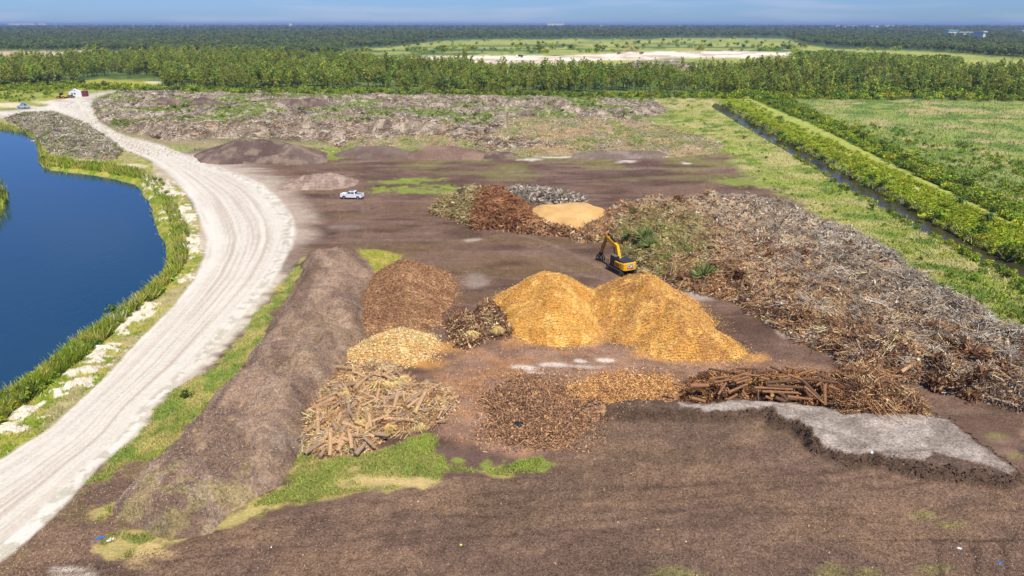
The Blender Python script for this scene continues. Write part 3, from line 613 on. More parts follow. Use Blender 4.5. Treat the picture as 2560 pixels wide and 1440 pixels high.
chip_heap('orange_shred_patch', 'thin scatter heap of orange brown shreds left of the stacked logs', 'shred heap',
          [(1480, 975, .5), (1560, 962, .7), (1640, 960, .4)], .2, (1400, 1710, 920, 1020), [(160, 122, 88), (136, 104, 80), (190, 150, 100)], [(190, 146, 98), (150, 112, 82), (216, 176, 116)], 3600, .6, 6, .6, (.2, 1.4))
chip_heap('grey_chip_pile', 'grey brown chip pile behind the white pickup', 'chip pile',
          [(735, 452, 1.6), (770, 437, 2.6), (822, 432, 3.0), (850, 450, 1.4)], .42, (660, 910, 415, 490), [(158, 140, 130), (138, 118, 106), (174, 158, 146)], [(180, 162, 150), (146, 126, 112)], 2500, .35, 7, .4, (.3, 3))
DK = [(112, 96, 90), (94, 78, 74), (134, 118, 106)]
for k, (sp, sl, bd, lab, cs) in enumerate((
    ([(550, 364, 3.2), (600, 350, 5.6), (660, 348, 5.6), (745, 364, 4.4)], .42, (480, 820, 330, 430), 'big dark brown mulch pile at the edge of the road, crusted grey in front', DK),
    ([(900, 366, 2.4), (960, 366, 2.8), (1000, 374, 1.5)], .30, (830, 1070, 350, 412), 'flat dark mulch pile in the middle of the row of old piles', [(108, 92, 84), (124, 108, 100)]),
    ([(1070, 368, 3.0), (1130, 366, 3.2), (1170, 370, 2.8)], .45, (1010, 1230, 345, 415), 'purplish brown loaf shaped mulch pile with grass at its foot', [(138, 116, 104), (122, 100, 90)]),
    ([(1230, 380, 1.6), (1260, 378, 1.5)], .40, (1190, 1300, 362, 405), 'small dark mulch pile beside a bright green weed patch', DK),
    ([(1470, 380, 1.5), (1540, 376, 1.8), (1640, 380, 1.3)], .30, (1430, 1720, 358, 405), 'low grey mulch bank by the pale puddles', [(140, 128, 122), (118, 104, 96)]),
    ([(405, 243, 4.2), (440, 248, 3.6)], .36, (350, 500, 225, 280), 'far left dark mulch mound beside the road bend', DK),
    ([(505, 243, 5.2), (525, 248, 4.4)], .36, (450, 600, 225, 280), 'far peaked dark mulch mound, second from the road bend', DK),
    ([(715, 248, 4.4), (780, 245, 4.6), (800, 250, 4)], .36, (650, 870, 228, 285), 'far double topped brown mound among the grey brush', DK))):
    o = Heap('mulch_mound', bd, spine_h(sp, sl, 1., (.5, 5.), .1, 20+k), cmix(cs, .45, (6, 4), 20+k), M_heap, step=(2.6, 1.8)).obj
    tag(o, lab, 'mulch pile')

# --- brush piles : mound + tangled branches + fibre
GREYB = [(178, 170, 158), (154, 146, 134), (200, 193, 182), (128, 120, 108), (94, 86, 76)]
TANB = [(190, 158, 118), (164, 128, 92), (212, 186, 146), (130, 100, 74), (96, 72, 56)]
REDB = [(148, 106, 76), (122, 84, 62), (172, 132, 96), (94, 66, 50)]
GRNB = [(142, 148, 84), (116, 124, 68), (168, 166, 108), (96, 98, 60), (150, 124, 90)]
def brush(name, label, cat, bounds, hf, cf, nst, nfi, pick, L=(1., 3.6), R=(.03, .09), step=(3.4, 2.6), fib=.3, tilt=.4, mat=None):
    root = empty(name, (0, 0, 0)); tag(root, label, cat)
    H = Heap('mound', bounds, hf, cf, mat or M_deb, root, step)
    def shade(p): return (.62+.8*fbm(p[:, 0]/1.3, p[:, 1]/1.3, 3, 701))[:, None]
    s = Soup(); m1 = nst//2; p, i = H.sample(m1, .35)
    s.sticks(p, rdir(m1, tilt), rng.uniform(L[0], L[1], m1), rng.uniform(R[0], R[1], m1), np.clip(pick(H.pp[i], p)*shade(p), .008, .85))
    nb = max(8, (nst-m1)//14); p, i = H.sample(nb, .3); c = pick(H.pp[i], p)*(.75+.6*rng.random((nb, 1))); d = rdir(nb, tilt*.6)     # bundles: branches lying side by side
    k = np.repeat(np.arange(nb), 14); q_ = len(k); dd = d[k]+.22*rng.standard_normal((q_, 3)); pp_ = p[k]+rng.standard_normal((q_, 3))*[.45, .45, .16]
    s.sticks(pp_, dd, rng.uniform(L[0], L[1], q_)*1.15, rng.uniform(R[0], R[1], q_)*.85, np.clip(c[k]*(.85+.3*rng.random((q_, 1))), .008, .85))
    tag(link('branches', s.mesh('branches'), M_soup, root), kind='stuff')
    if nfi:
        s = Soup(); p, i = H.sample(nfi, .3); c = np.clip(pick(H.pp[i], p)*shade(p), .008, .85)
        pr_ = H.ring(nfi//8); p = np.concatenate([p, pr_]); j_ = rng.integers(0, nfi, len(pr_)); c = np.concatenate([c, c[j_]]); nfi = len(p)
        f = fib*(1+p[:, 1]/160)*(.4+rng.random(nfi)); s.chips(p, f, f*.35, c)
        tag(link('leaf_litter', s.mesh('leaf_litter'), M_soup, root), kind='stuff')
    return H
BIG = [(1440, 590), (1500, 548), (1545, 512), (1640, 505), (1790, 498), (1900, 500), (1985, 520), (2060, 562), (2145, 585), (2195, 622), (2240, 665), (2290, 702), (2340, 735), (2345, 765), (2440, 785), (2480, 820), (2560, 885), (2700, 985), (2900, 1150), (2800, 1150), (2560, 1024), (2400, 992), (2300, 962), (2240, 952), (2160, 950), (2110, 922), (2080, 884), (2000, 852), (1960, 832), (1900, 795), (1830, 757), (1790, 748), (1720, 728), (1650, 694), (1600, 680), (1570, 645), (1520, 600), (1450, 606)]
def big_c(px, py, X, Y, h):
    d = np.clip((px-1500-(py-560)*1.55)/520, -.3, 1.3)           # 0 near the yard, 1 at the far right edge
    c = mixc((156, 120, 86), (166, 156, 138), d+.5*(fbm(X/6, Y/6, 3, 401)-.5))
    g = ss(1, .55, np.hypot((px-1640)/170, (py-620)/90)+.6*(fbm(X/3, Y/3, 3, 403)-.5))[..., None]*.8; c = c*(1-g)+lin(128, 124, 76)*g
    t = ss(.5, .62, fbm(X/2.2, Y/2.2, 4, 405))[..., None]; c = c*(1-.55*t)+lin(112, 92, 76)*.55*t
    t = ss(.62, .7, fbm(X/1.6, Y/1.6, 4, 407))[..., None]; c = c*(1-t*.6)+lin(206, 180, 144)*t*.6
    return np.concatenate([c, np.full(c.shape[:-1]+(1,), .65)], -1)
def big_pick(pp, p):
    n = len(pp); d = (pp[:, 0]-1500-(pp[:, 1]-560)*1.55)/520+.35*rng.standard_normal(n); g = np.hypot((pp[:, 0]-1650)/170, (pp[:, 1]-630)/90)+.25*rng.standard_normal(n)
    r = fbm(p[:, 0]/5, p[:, 1]/5, 3, 409)
    c = np.where((d > .62)[:, None], pal(n, GREYB), pal(n, TANB+TANB+REDB[:2]+GREYB[:2])); c = np.where(((r > .55) & (d < .6))[:, None], pal(n, REDB+TANB), c)
    return np.where((g < .62)[:, None], pal(n, GRNB), c)
BIGH = brush('brush_field', 'vast tangled field of brown and grey brush along the weedy strip', 'brush pile', (1430, 2960, 470, 1150),
      poly_h(BIG, lambda px, py: 2.4+.6*ss(1900, 2400, px), 42, (2.3, 5.5), (1.7, 2.0)), big_c, 34000, 70000, big_pick, L=(.6, 3.4), R=(.022, .06), step=(3.4, 2.6), fib=.16)
MIDP = [(1075, 535), (1100, 500), (1150, 487), (1200, 484), (1250, 480), (1285, 500), (1320, 525), (1345, 560), (1330, 578), (1240, 578), (1180, 570), (1120, 545)]
def mid_c(px, py, X, Y, h):
    t = ss(1170, 1215, px+40*(fbm(X/3, Y/3, 3, 411)-.5)+(py-520)*.5); c = mixc((150, 136, 98), (122, 88, 64), t)
    u = ss(.5, .64, fbm(X/1.8, Y/1.8, 4, 413))[..., None]*.5; c = c*(1-u)+lin(96, 74, 54)*u
    return np.concatenate([c, np.full(c.shape[:-1]+(1,), .6)], -1)
def mid_pick(pp, p):
    t = pp[:, 0]+12*rng.standard_normal(len(pp))+(pp[:, 1]-520)*.5 > 1195
    return np.where(t[:, None], pal(len(pp), REDB+[(156, 112, 76)]), pal(len(pp), [(162, 150, 108), (136, 128, 88), (178, 164, 124), (106, 98, 68), (140, 112, 82)]))
brush('brush_pile', 'domed brush pile, straw green on the left and rust brown on the right', 'brush pile', (1060, 1370, 455, 600), poly_h(MIDP, 3.6, 55, (1.7, 3.6), (1.1, 1.4), .6, 3), mid_c, 5200, 5200, mid_pick, L=(.8, 3.2), fib=.22, step=(2.8, 2.2))
brush('brush_pile', 'long low pile of grey twisted branches behind the sand patch', 'brush pile', (1250, 1480, 455, 530), poly_h([(1262, 492), (1290, 476), (1340, 482), (1400, 490), (1455, 500), (1460, 508), (1380, 512), (1290, 506)], 2.4, 22, (.7, 3), (.5, 1.2), .6, 5), cmix([(160, 146, 136), (128, 108, 96)], .6, (2, 2)), 1900, 1500, lambda pp, p: pal(len(pp), GREYB), L=(.8, 3.2), step=(2.6, 2))
brush('brush_pile', 'low brown brush fringe around the left side of the tan sand patch', 'brush pile', (1240, 1460, 530, 600), poly_h([(1262, 556), (1300, 542), (1345, 550), (1380, 572), (1460, 580), (1440, 592), (1330, 586), (1262, 578)], 1.1, 18, (.5, 2.5), (.3, 1), .6, 6), cmix([(150, 116, 90), (128, 100, 84), (176, 150, 112)], .6, (2, 2)), 1100, 1100, lambda pp, p: pal(len(pp), TANB+REDB), L=(.6, 2.4), step=(2.6, 2))
sand = Heap('sand_pile', (1280, 1560, 485, 610), poly_h([(1310, 530), (1350, 512), (1470, 508), (1510, 520), (1524, 540), (1480, 560), (1450, 588), (1410, 588), (1370, 568), (1330, 556)], 1.5, 34, (.12, 4), (.06, 1.4), .8, 7), cmix([(208, 174, 118), (196, 160, 104)], .16, (4, 3)), M_road)
tag(sand.obj, 'smooth tan sand heap between the two brush piles', 'sand heap')
# fibrous stumps heap between the chip piles
FIB = [(206, 180, 140), (172, 138, 104), (132, 98, 74), (104, 76, 60), (80, 58, 48), (110, 84, 66)]
def fib_c(px, py, X, Y, h):
    c = mixc((110, 86, 68), (190, 164, 118), ss(.42, .6, fbm(X/1.2, Y/1.2, 4, 421))); return np.concatenate([c, np.full(c.shape[:-1]+(1,), .7)], -1)
for sp, bd, lab in (([(1160, 782, 2.0), (1175, 815, 1.9), (1165, 845, .9)], (1100, 1240, 740, 890), 'shaggy heap of palm root fibre, left of the yellow chip pile'),
                    ([(1222, 755, 3.0), (1235, 785, 2.5), (1255, 812, 1.2)], (1180, 1320, 730, 860), 'tall shaggy palm stump heap touching the yellow chip pile')):
    brush('palm_stump_heap', lab, 'stump heap', bd, spine_h(sp, 1.15, .5, (.5, 1.4), .3, 31), fib_c, 1800, 2600, lambda pp, p: pal(len(pp), FIB), L=(.4, 1.3), R=(.02, .05), fib=.2, tilt=.8, step=(2.6, 2.0))
# palm log heap, lower left centre
PALMP = [(772, 1040), (800, 990), (845, 940), (900, 915), (985, 912), (1010, 950), (1060, 970), (1120, 980), (1140, 1010), (1090, 1060), (1020, 1080), (960, 1095), (910, 1130), (830, 1140), (775, 1130), (765, 1085)]
STRAW = [(214, 178, 128), (194, 150, 108), (226, 198, 150), (164, 126, 94), (120, 90, 70), (206, 188, 166)]
PALMH = brush('palm_debris_heap', 'straw coloured heap of palm fronds and trash under the pale palm logs', 'palm debris heap', (740, 1170, 880, 1160), poly_h(PALMP, 1.5, 60, (.5, 2.8), (.3, .9), .7, 8),
      cmix([(176, 142, 102), (140, 112, 88), (212, 180, 128)], .65, (1.6, 1.4), 8), 5200, 6500, lambda pp, p: pal(len(pp), STRAW), L=(.4, 2.0), R=(.015, .05), fib=.12, tilt=.45, step=(2.8, 2.2))
# root mass right of the log stack
ROOTP = [(2075, 960), (2110, 935), (2160, 945), (2215, 975), (2270, 1000), (2300, 1030), (2295, 1062), (2200, 1062), (2120, 1050), (2080, 1030)]
brush('root_mass_pile', 'dark rusty tangle of roots and fibre right of the stacked logs', 'root pile', (2050, 2330, 900, 1080), poly_h(ROOTP, 2.6, 55, (.8, 2.4), (.5, 1.), .6, 9),
      cmix([(132, 100, 70), (92, 70, 52), (168, 130, 84)], .7, (1.5, 1.5), 9), 4200, 5200, lambda pp, p: pal(len(pp), REDB+TANB+[(80, 62, 48)]), L=(.5, 2.2), R=(.02, .07), fib=.16, tilt=.6, step=(2.8, 2.2))
STKP = [(1700, 985), (1740, 950), (1850, 935), (1960, 935), (2080, 945), (2100, 990), (2080, 1022), (1950, 1020), (1800, 1018), (1710, 1012)]
brush('bark_rubble', 'rusty bark rubble filling the gaps of the log stack', 'bark rubble', (1670, 2130, 900, 1070), poly_h(STKP, 1.2, 40, (.5, 2.4), (.4, 1.), .6, 10),
      cmix([(104, 76, 54), (66, 50, 38), (146, 108, 68)], .7, (1.5, 1.5), 10), 2600, 2600, lambda pp, p: pal(len(pp), REDB+[(70, 54, 42), (196, 150, 84)]), L=(.4, 1.6), R=(.02, .07), fib=.14, tilt=.6, step=(2.8, 2.2))
# far field of old grey brush, road side brush
def far_h(px, py, X, Y):
    d = sdp(FARDEB, px, py)
    return np.clip(d/22, -.2, 1)*(1.0+3.2*np.maximum(fbm(X/13, Y/11, 4, 431)-.42, 0)*2.3+2.2*(fbm(X/3, Y/3, 3, 433)-.5)+1.4*ss(318, 330, py)*ss(350, 338, py)*ss(1150, 1000, px))
def far_c(px, py, X, Y, h):
    c = mixc((142, 130, 116), (108, 96, 84), ss(.4, .6, fbm(X/4, Y/6, 4, 435)))
    u = (ss(.5, .58, fbm(X/20, Y/16, 4, 437))*ss(330, 300, py)*.8)[..., None]; c = c*(1-u)+lin(112, 128, 68)*u
    u = (ss(.56, .62, fbm(X/2.5, Y/4, 4, 439))*.5)[..., None]; c = c*(1-u)+lin(206, 192, 176)*u
    return np.concatenate([c, np.full(c.shape[:-1]+(1,), .6)], -1)
def far_pick(pp, p):
    n = len(pp); g = fbm(p[:, 0]/20, p[:, 1]/16, 4, 437)+.04*rng.standard_normal(n) > .545
    c = np.where((rng.random(n) < .12+.3*ss(300, 340, pp[:, 1]))[:, None], pal(n, TANB), pal(n, GREYB))
    return np.where((g & (pp[:, 1] < 320))[:, None], pal(n, [(112, 132, 62), (92, 112, 52), (134, 150, 74)]), c)
brush('old_brush_field', 'wide field of old grey brush and weeds in front of the pine forest', 'brush pile', (225, 1690, 218, 392), far_h, far_c, 20000, 46000, far_pick, L=(1., 4.5), R=(.05, .13), step=(3.2, 1.6), fib=.13, tilt=.4)
RUB = [(850, 352), (960, 345), (1100, 330), (1180, 300), (1300, 292), (1480, 292), (1600, 300), (1700, 325), (1810, 360), (1800, 380), (1700, 394), (1540, 392), (1400, 390), (1240, 388), (1200, 372), (1080, 362), (990, 362), (940, 372), (860, 372)]
def rub_pick(pp, p):
    r = fbm(p[:, 0]/9, p[:, 1]/16, 3, 711)+.05*rng.standard_normal(len(pp)); c = np.where((r > .5)[:, None], pal(len(pp), [(174, 150, 114), (154, 132, 100), (190, 168, 132)]), pal(len(pp), GREYB[:4]))
    return np.where((r < .42)[:, None], pal(len(pp), [(132, 142, 78), (112, 126, 66), (160, 154, 96)]), c)
brush('low_rubble_field', 'low field of tan grass and grey rubble between the old brush and the dark yard', 'rubble', (830, 1840, 280, 402), poly_h(RUB, .9, 26, (.7, 7), (.5, 2.5), .7, 14),
      cmix([(168, 148, 116), (144, 134, 114), (126, 134, 84)], .55, (9, 9), 14), 5000, 16000, rub_pick, L=(.6, 2.6), R=(.03, .08), step=(3.2, 1.6), fib=.12)
brush('brush_pile', 'grey weathered brush pile between the pond and the road bend', 'brush pile', (0, 330, 255, 415), poly_h(SHOREL, 2.8, 30, (.8, 6), (.5, 2), .7, 11),
      cmix([(158, 148, 136), (124, 122, 88), (136, 116, 104)], .6, (4, 4), 11), 3600, 9000, lambda pp, p: pal(len(pp), GREYB+[(110, 124, 62)]*2), L=(1., 3.8), R=(.04, .1), step=(3., 1.8), fib=.13)
o = brush('brush_pile', 'grey brush bank at the tail of the quarry field', 'brush pile', (1520, 1760, 146, 182), poly_h([(1540, 170), (1600, 162), (1680, 163), (1740, 168), (1700, 176), (1580, 177)], 5, 12, (2, 20), (1, 8), .7, 12), cmix([(156, 142, 134), (128, 112, 104)], .5, (10, 10)), 500, 0, lambda pp, p: pal(len(pp), GREYB), L=(4, 9), R=(.3, .5), step=(3, 1.6))

# ============================================================ LOGS
def tube_mesh(name, n, rings, mats, seed=0, caps=True):
    """rings: (x, cy, cz, r); unit log along x"""
    r_ = random.Random(seed); V = []; F = []; mi = []
    for (x, cy, cz, r) in rings:
        for k in range(n):
            a = 2*PI*k/n; rr = r*(1+.12*(r_.random()-.5)); V.append((x, cy+rr*math.cos(a), cz+rr*math.sin(a)))
    for i in range(len(rings)-1):
        for k in range(n): F.append((i*n+k, i*n+(k+1) % n, (i+1)*n+(k+1) % n, (i+1)*n+k)); mi.append(0)
    if caps: F.append(tuple(range(n))[::-1]); mi.append(1); F.append(tuple((len(rings)-1)*n+k for k in range(n))); mi.append(1)
    me = bpy.data.meshes.new(name); me.from_pydata(V, [], F)
    for m_ in mats: me.materials.append(m_)
    me.polygons.foreach_set('material_index', mi); me.polygons.foreach_set('use_smooth', [q_ == 0 for q_ in mi]); me.update(); return me
M_cut = plain('sawn_wood_end', lin(226, 178, 96), .8, grain=.25)
M_cut2 = plain('weathered_wood_end', lin(190, 156, 116), .85, grain=.3)
def bark_mat(name, c, g=.55):
    m_ = plain(name, lin(*c), .9, grain=g, gs=5); return m_
M_palm = bark_mat('pale_palm_trunk', (182, 150, 114), .9); M_palm2 = bark_mat('grey_palm_trunk', (150, 128, 106), .9)
M_pine = bark_mat('rusty_log_bark', (140, 103, 73), 1.1); M_pine2 = bark_mat('dark_log_bark', (98, 74, 55), 1.1); M_grey = bark_mat('grey_dead_log', (176, 160, 142))
def log_set(nm, bark, cut, k):
    out = []
    for i in range(k):
        r_ = random.Random(i*7+len(nm)); rg = [(-.5+j/4, .02*(r_.random()-.5), .02*(r_.random()-.5), 1-.1*r_.random()-.05*j) for j in range(5)]
        out.append(tube_mesh('log', 9, [(x, y*8, z*8, r) for x, y, z, r in rg], (bark, cut), i))
    return out
LP = log_set('pale', M_palm, M_cut2, 3)+log_set('palegrey', M_palm2, M_cut2, 2)
LR = log_set('rust', M_pine, M_cut, 3)+log_set('dark', M_pine2, M_cut, 2)
LG = log_set('grey', M_grey, M_cut2, 3)
def place_log(p, q_, r, mesh, label, group=None, name='log', cat='log'):
    p = Vector(p); q_ = Vector(q_); d = q_-p; o = link(name, mesh); o.location = (p+q_)/2
    o.rotation_mode = 'QUATERNION'; o.rotation_quaternion = d.to_track_quat('X', 'Z'); o.scale = (max(d.length, .3), r, r)
    return tag(o, label, cat, group)
def on_heap(px, py, H, lift=.2):
    z = 1.0
    for _ in range(8):
        x, y = G(px, py, z); x = float(x); y = float(y)
        h = max(0., float(H.hf(np.array([x]), np.array([y]))[0])) if H else 0.
        z = .5*z+.5*(float(hz(x, y))+h+lift)
    return (x, y, z)
ZL = [(40, 740, 450, 540, .2, 'long leaning palm log sticking out at the left edge of the palm heap'), (200, 690, 200, 1070, .2, 'straight palm log pointing down the left flank of the palm heap'),
 (0, 1040, 170, 930, .16, 'short palm log poking out at the lower left of the palm heap'), (20, 1330, 250, 1190, .22, 'palm log at the bottom left corner of the palm heap on the grass'),
 (230, 1390, 300, 1280, .17, None), (385, 1000, 372, 1380, .19, None), (650, 1020, 690, 1280, .2, None), (560, 900, 1010, 1110, .19, 'long palm log slanting down across the front of the palm heap'),
 (650, 1080, 930, 1090, .17, None), (990, 1060, 1210, 1090, .16, None), (1150, 840, 1580, 865, .17, 'level palm log lying alone across the right front of the palm heap'),
 (935, 800, 960, 980, .2, None), (1350, 480, 1290, 700, .2, 'upright looking short palm log right of the straw palm skirts'), (1460, 620, 1740, 440, .17, None), (1600, 460, 1760, 290, .17, None),
 (1590, 770, 1740, 470, .19, 'thick palm log slanting up on the right wing of the palm heap'), (1730, 480, 1970, 340, .17, 'outermost palm log at the upper right of the palm heap'), (740, 400, 900, 250, .18, None), (440, 400, 760, 340, .19, None), (270, 655, 640, 590, .15, None),
 (470, 100, 720, 135, .2, 'curved palm log on the top left crest of the palm heap'), (200, 605, 470, 470, .17, None), (1160, 540, 1165, 760, .15, None), (530, 1060, 600, 940, .2, None), (740, 1360, 870, 1220, .22, None), (560, 1170, 480, 1310, .26, 'fat dark palm stump log at the foot of the palm heap'),
 (1480, 690, 1640, 560, .17, None), (1900, 890, 2080, 850, .07, 'thin bare stick lying right of the palm heap'), (2170, 590, 2000, 790, .08, 'thin leaning stick at the right of the palm heap'), (300, 500, 560, 420, .15, None), (880, 330, 1000, 360, .15, None), (1430, 480, 1450, 600, .12, None), (330, 1100, 210, 1180, .15, None), (640, 720, 720, 850, .15, None), (1020, 1000, 1010, 880, .14, None), (780, 1000, 760, 1100, .12, None)]
PG = 'palm logs on the pale palm debris heap'
for k, (a, b, c, d, r, lb) in enumerate(ZL):
    f = lambda X_, Y_: (760+X_/5.76, 900+Y_/5.76)
    p = on_heap(*f(a, b), PALMH, .45); q_ = on_heap(*f(c, d), PALMH, .45+(.35 if k % 3 == 0 else 0))
    place_log(p, q_, r*1.5, LP[k % 5], lb or 'pale palm log jumbled among fronds in the palm debris heap', PG, cat='log' if r > .1 else 'stick')
for k in range(60):
    c = in_poly(PALMP, 1)[0]; t = rng.choice([.35, 1.2, 2.6, 1.9])+.35*rng.standard_normal(); L = rng.uniform(22, 66)
    p = on_heap(c[0]-L*.5*math.cos(t), c[1]-6-L*.3*math.sin(t), PALMH, rng.uniform(.25, .65)); q_ = on_heap(c[0]+L*.5*math.cos(t), c[1]-6+L*.3*math.sin(t), PALMH, rng.uniform(.1, .5))
    place_log(p, q_, rng.uniform(.16, .28), LP[k % 5], 'pale palm log jumbled among fronds in the palm debris heap', PG)
# drooping palm skirts : straw crowns on the heap
def skirt_mesh(n, seed, L=1.3):
    r_ = np.random.default_rng(seed); s = Soup(); t = r_.random(n)*2*PI; u = .25+.75*r_.random(n)
    d = np.stack([np.cos(t)*.55, np.sin(t)*.55, -u], 1); d /= np.linalg.norm(d, axis=1, keepdims=True)
    p = np.stack([np.cos(t)*.25, np.sin(t)*.25, .55+.3*r_.random(n)], 1)+d*L*.5
    s.sticks(p, d, L*(.7+.5*r_.random(n)), .035, pal(n, [(240, 220, 160), (222, 190, 126), (206, 170, 110), (160, 128, 88)]))
    return s.mesh('palm_skirt')
SK = []
for i in range(3):
    me = skirt_mesh(230, i); me.materials.append(M_soup); SK.append(me)
for k, (a, b, sc, lb) in enumerate(((1075, 420, 1.15, 'largest straw palm skirt at the middle of the palm debris heap'), (1225, 400, 1.0, 'straw palm skirt in the middle of the cluster of skirts'), (1340, 380, .9, 'straw palm skirt at the right of the cluster of skirts'), (1420, 290, .7, None), (800, 900, .8, None), (1230, 1000, .75, 'pale bleached palm skirt at the lower right foot of the heap'), (600, 520, .7, None), (1700, 980, .7, 'golden palm tuft lying on the grass right of the heap'))):
    p = on_heap(760+a/5.76, 900+b/5.76, PALMH, .1); o = link('palm_skirt', SK[k % 3], loc=p); o.scale = (sc, sc, sc); o.rotation_euler = (.5*rng.standard_normal(), .3*rng.standard_normal(), k)
    tag(o, lb or 'smaller straw palm skirt half buried in the palm debris heap', 'palm skirt', 'dead palm skirts on the palm debris heap')
for k, (px, py, sc, lb) in enumerate(((1160, 815, 1.0, 'cream palm skirt on the left shaggy stump heap'), (1178, 835, .9, 'cream palm skirt low on the left shaggy stump heap'), (1222, 775, .8, 'whitish palm skirt high on the tall stump heap'), (1245, 822, .8, 'cream palm skirt at the foot of the tall stump heap'))):
    x, y = G(px, py, 1.2); o = link('palm_skirt', SK[k % 3], loc=(float(x), float(y), 1.0)); o.scale = (sc, sc, sc); tag(o, lb, 'palm skirt', 'palm skirts on the stump heaps')
ROOT = []
for i in range(3):
    g_ = rng; rng = np.random.default_rng(60+i); q_ = Soup(); n = 130; d = rng.standard_normal((n, 3)); d[:, 2] = np.abs(d[:, 2])*.7; d /= np.linalg.norm(d, axis=1, keepdims=True); L = rng.uniform(.5, 1.2, n)
    q_.sticks(d*L[:, None]*.5, d, L, .05, pal(n, [(150, 112, 78), (120, 86, 62), (176, 146, 108), (88, 66, 52)])); q_.chips(rng.standard_normal((160, 3))*[.4, .4, .25]+[0, 0, .2], .2, .12, pal(160, [(112, 84, 62), (90, 68, 54), (140, 108, 78)])); rng = g_
    me = q_.mesh('root_ball'); me.materials.append(M_soup); ROOT.append(me)
for k in range(34):
    c = in_poly(BIG, 1)[0]
    if c[0] > 2600: continue
    p = on_heap(c[0], c[1]-8, BIGH, .1); o = link('root_ball', ROOT[k % 3], loc=p); w_ = rng.uniform(.8, 1.7); o.scale = (w_, w_, w_*.9); o.rotation_euler = (rng.normal()*.5, rng.normal()*.5, rng.random()*6)
    tag(o, 'upturned root ball lodged in the brown and grey brush field', 'root ball', 'root balls in the brush field')
p = on_heap(2425, 892, BIGH, .3); o = link('root_ball', ROOT[1], loc=p); o.scale = (2.1, 2.1, 1.9); tag(o, 'largest golden brown upturned stump near the right end of the brush field', 'root ball')
gf = []
for i in range(2):
    g_ = rng; rng = np.random.default_rng(80+i); q_ = Soup(); n = 150; d = rng.standard_normal((n, 3)); d[:, 2] = np.abs(d[:, 2])*.8+.1; d /= np.linalg.norm(d, axis=1, keepdims=True)
    q_.sticks(d*.8, d, rng.uniform(1., 1.7, n), .05, pal(n, [(118, 134, 78), (96, 116, 62), (136, 146, 92)])); rng = g_; me = q_.mesh('palm_fronds'); me.materials.append(M_soup); gf.append(me)
for k, (a, b, w_, lb) in enumerate(((1570, 590, 1.0, 'small fresh green palm fronds just right of the excavator boom'), (1612, 592, 1.5, 'upper fresh green fronds right of the excavator boom'), (1622, 615, 1.4, 'lower fresh green fronds right of the excavator boom'), (1760, 690, 1.7, 'largest drooping green palm top in the brush field'), (1585, 535, 1.0, 'greenish frond clump near the sand heap'))):
    o = link('palm_fronds', gf[k % 2], loc=on_heap(a, b, BIGH, .3)); o.scale = (w_,)*3; tag(o, lb, 'palm fronds')
# stacked logs
SL = [(370, 265, 560, 240, .14, 0), (620, 285, 760, 240, .15, 0), (560, 400, 740, 320, .17, 0), (950, 300, 1250, 280, .19, 0), (950, 335, 1300, 350, .22, 'thick level log across the face of the log stack'), (820, 350, 1200, 368, .16, 0), (1260, 220, 1450, 160, .16, 'pale log rising to the right on top of the log stack'),
 (1150, 220, 1310, 275, .18, 0), (1300, 260, 1640, 300, .2, 'long upper right log capping the log stack'), (1290, 270, 1480, 460, .24, 'thick dark log sliding down diagonally through the log stack'), (1320, 340, 1510, 505, .17, 'slimmer diagonal log below the thick dark one in the log stack'), (1520, 320, 1527, 525, .24, 'stout upright log at the right end of the log stack'),
 (1560, 335, 1690, 385, .16, 0), (1440, 200, 1560, 270, .16, 0), (980, 140, 1130, 205, .15, 0), (1130, 140, 1225, 165, .15, 0), (900, 390, 1260, 405, .17, 0), (1150, 440, 1400, 470, .18, 0), (1030, 450, 1130, 495, .26, 'short fat split log at the foot of the log stack'), (640, 160, 860, 165, .1, 'thin pole jutting left from the top of the log stack'),
 (190, 455, 330, 492, .22, 'curved orange log at the left end of the log stack'), (180, 335, 360, 330, .3, 'bulging orange log end at the left of the log stack'), (545, 480, 650, 420, .16, 0), (1530, 505, 1625, 522, .18, 0), (855, 400, 862, 495, .14, 0), (640, 305, 800, 265, .15, 0), (690, 215, 860, 235, .15, 0), (1562, 250, 1560, 180, .12, 'small upright post on the upper right of the log stack'),
 (1095, 400, 1150, 485, .16, 0), (1330, 380, 1400, 485, .16, 0), (590, 255, 760, 200, .13, 0), (420, 300, 600, 268, .13, 0), (0, 305, 110, 330, .14, 'blackened log tip at the far left of the log stack'), (1620, 450, 1500, 440, .15, 0), (1240, 470, 1120, 460, .16, 0), (460, 420, 540, 300, .15, 0), (760, 470, 700, 380, .15, 0), (1060, 250, 1180, 235, .15, 0), (860, 200, 1000, 180, .16, 0), (1380, 215, 1500, 235, .14, 0), (930, 440, 1000, 470, .2, 0), (620, 200, 720, 180, .1, 0), (1440, 330, 1500, 290, .13, 0), (520, 350, 545, 440, .14, 0), (1020, 380, 1120, 440, .16, 0), (880, 250, 960, 270, .18, 0)]
def face_pt(X_, Y_):
    px, py = 1680+X_/4, 880+Y_/4; z = .7+(1012-py)/105*3.9; x, y = G(px, py, z); return (float(x), float(y)-.1, z)
for k, (a, b, c, d, r, lb) in enumerate(SL):
    place_log(face_pt(a, b), face_pt(c, d), r*1.1, LR[k % 5], lb or 'rusty brown log wedged in the tall log stack behind the grey crust', 'logs stacked behind the grey gravel crust')
p = Vector(face_pt(985, 408)); place_log(p+Vector((0, -.5, 0)), p+Vector((.2, 2.2, .2)), .24, LR[0], 'log in the stack whose round yellow sawn end faces the camera', 'logs stacked behind the grey gravel crust')
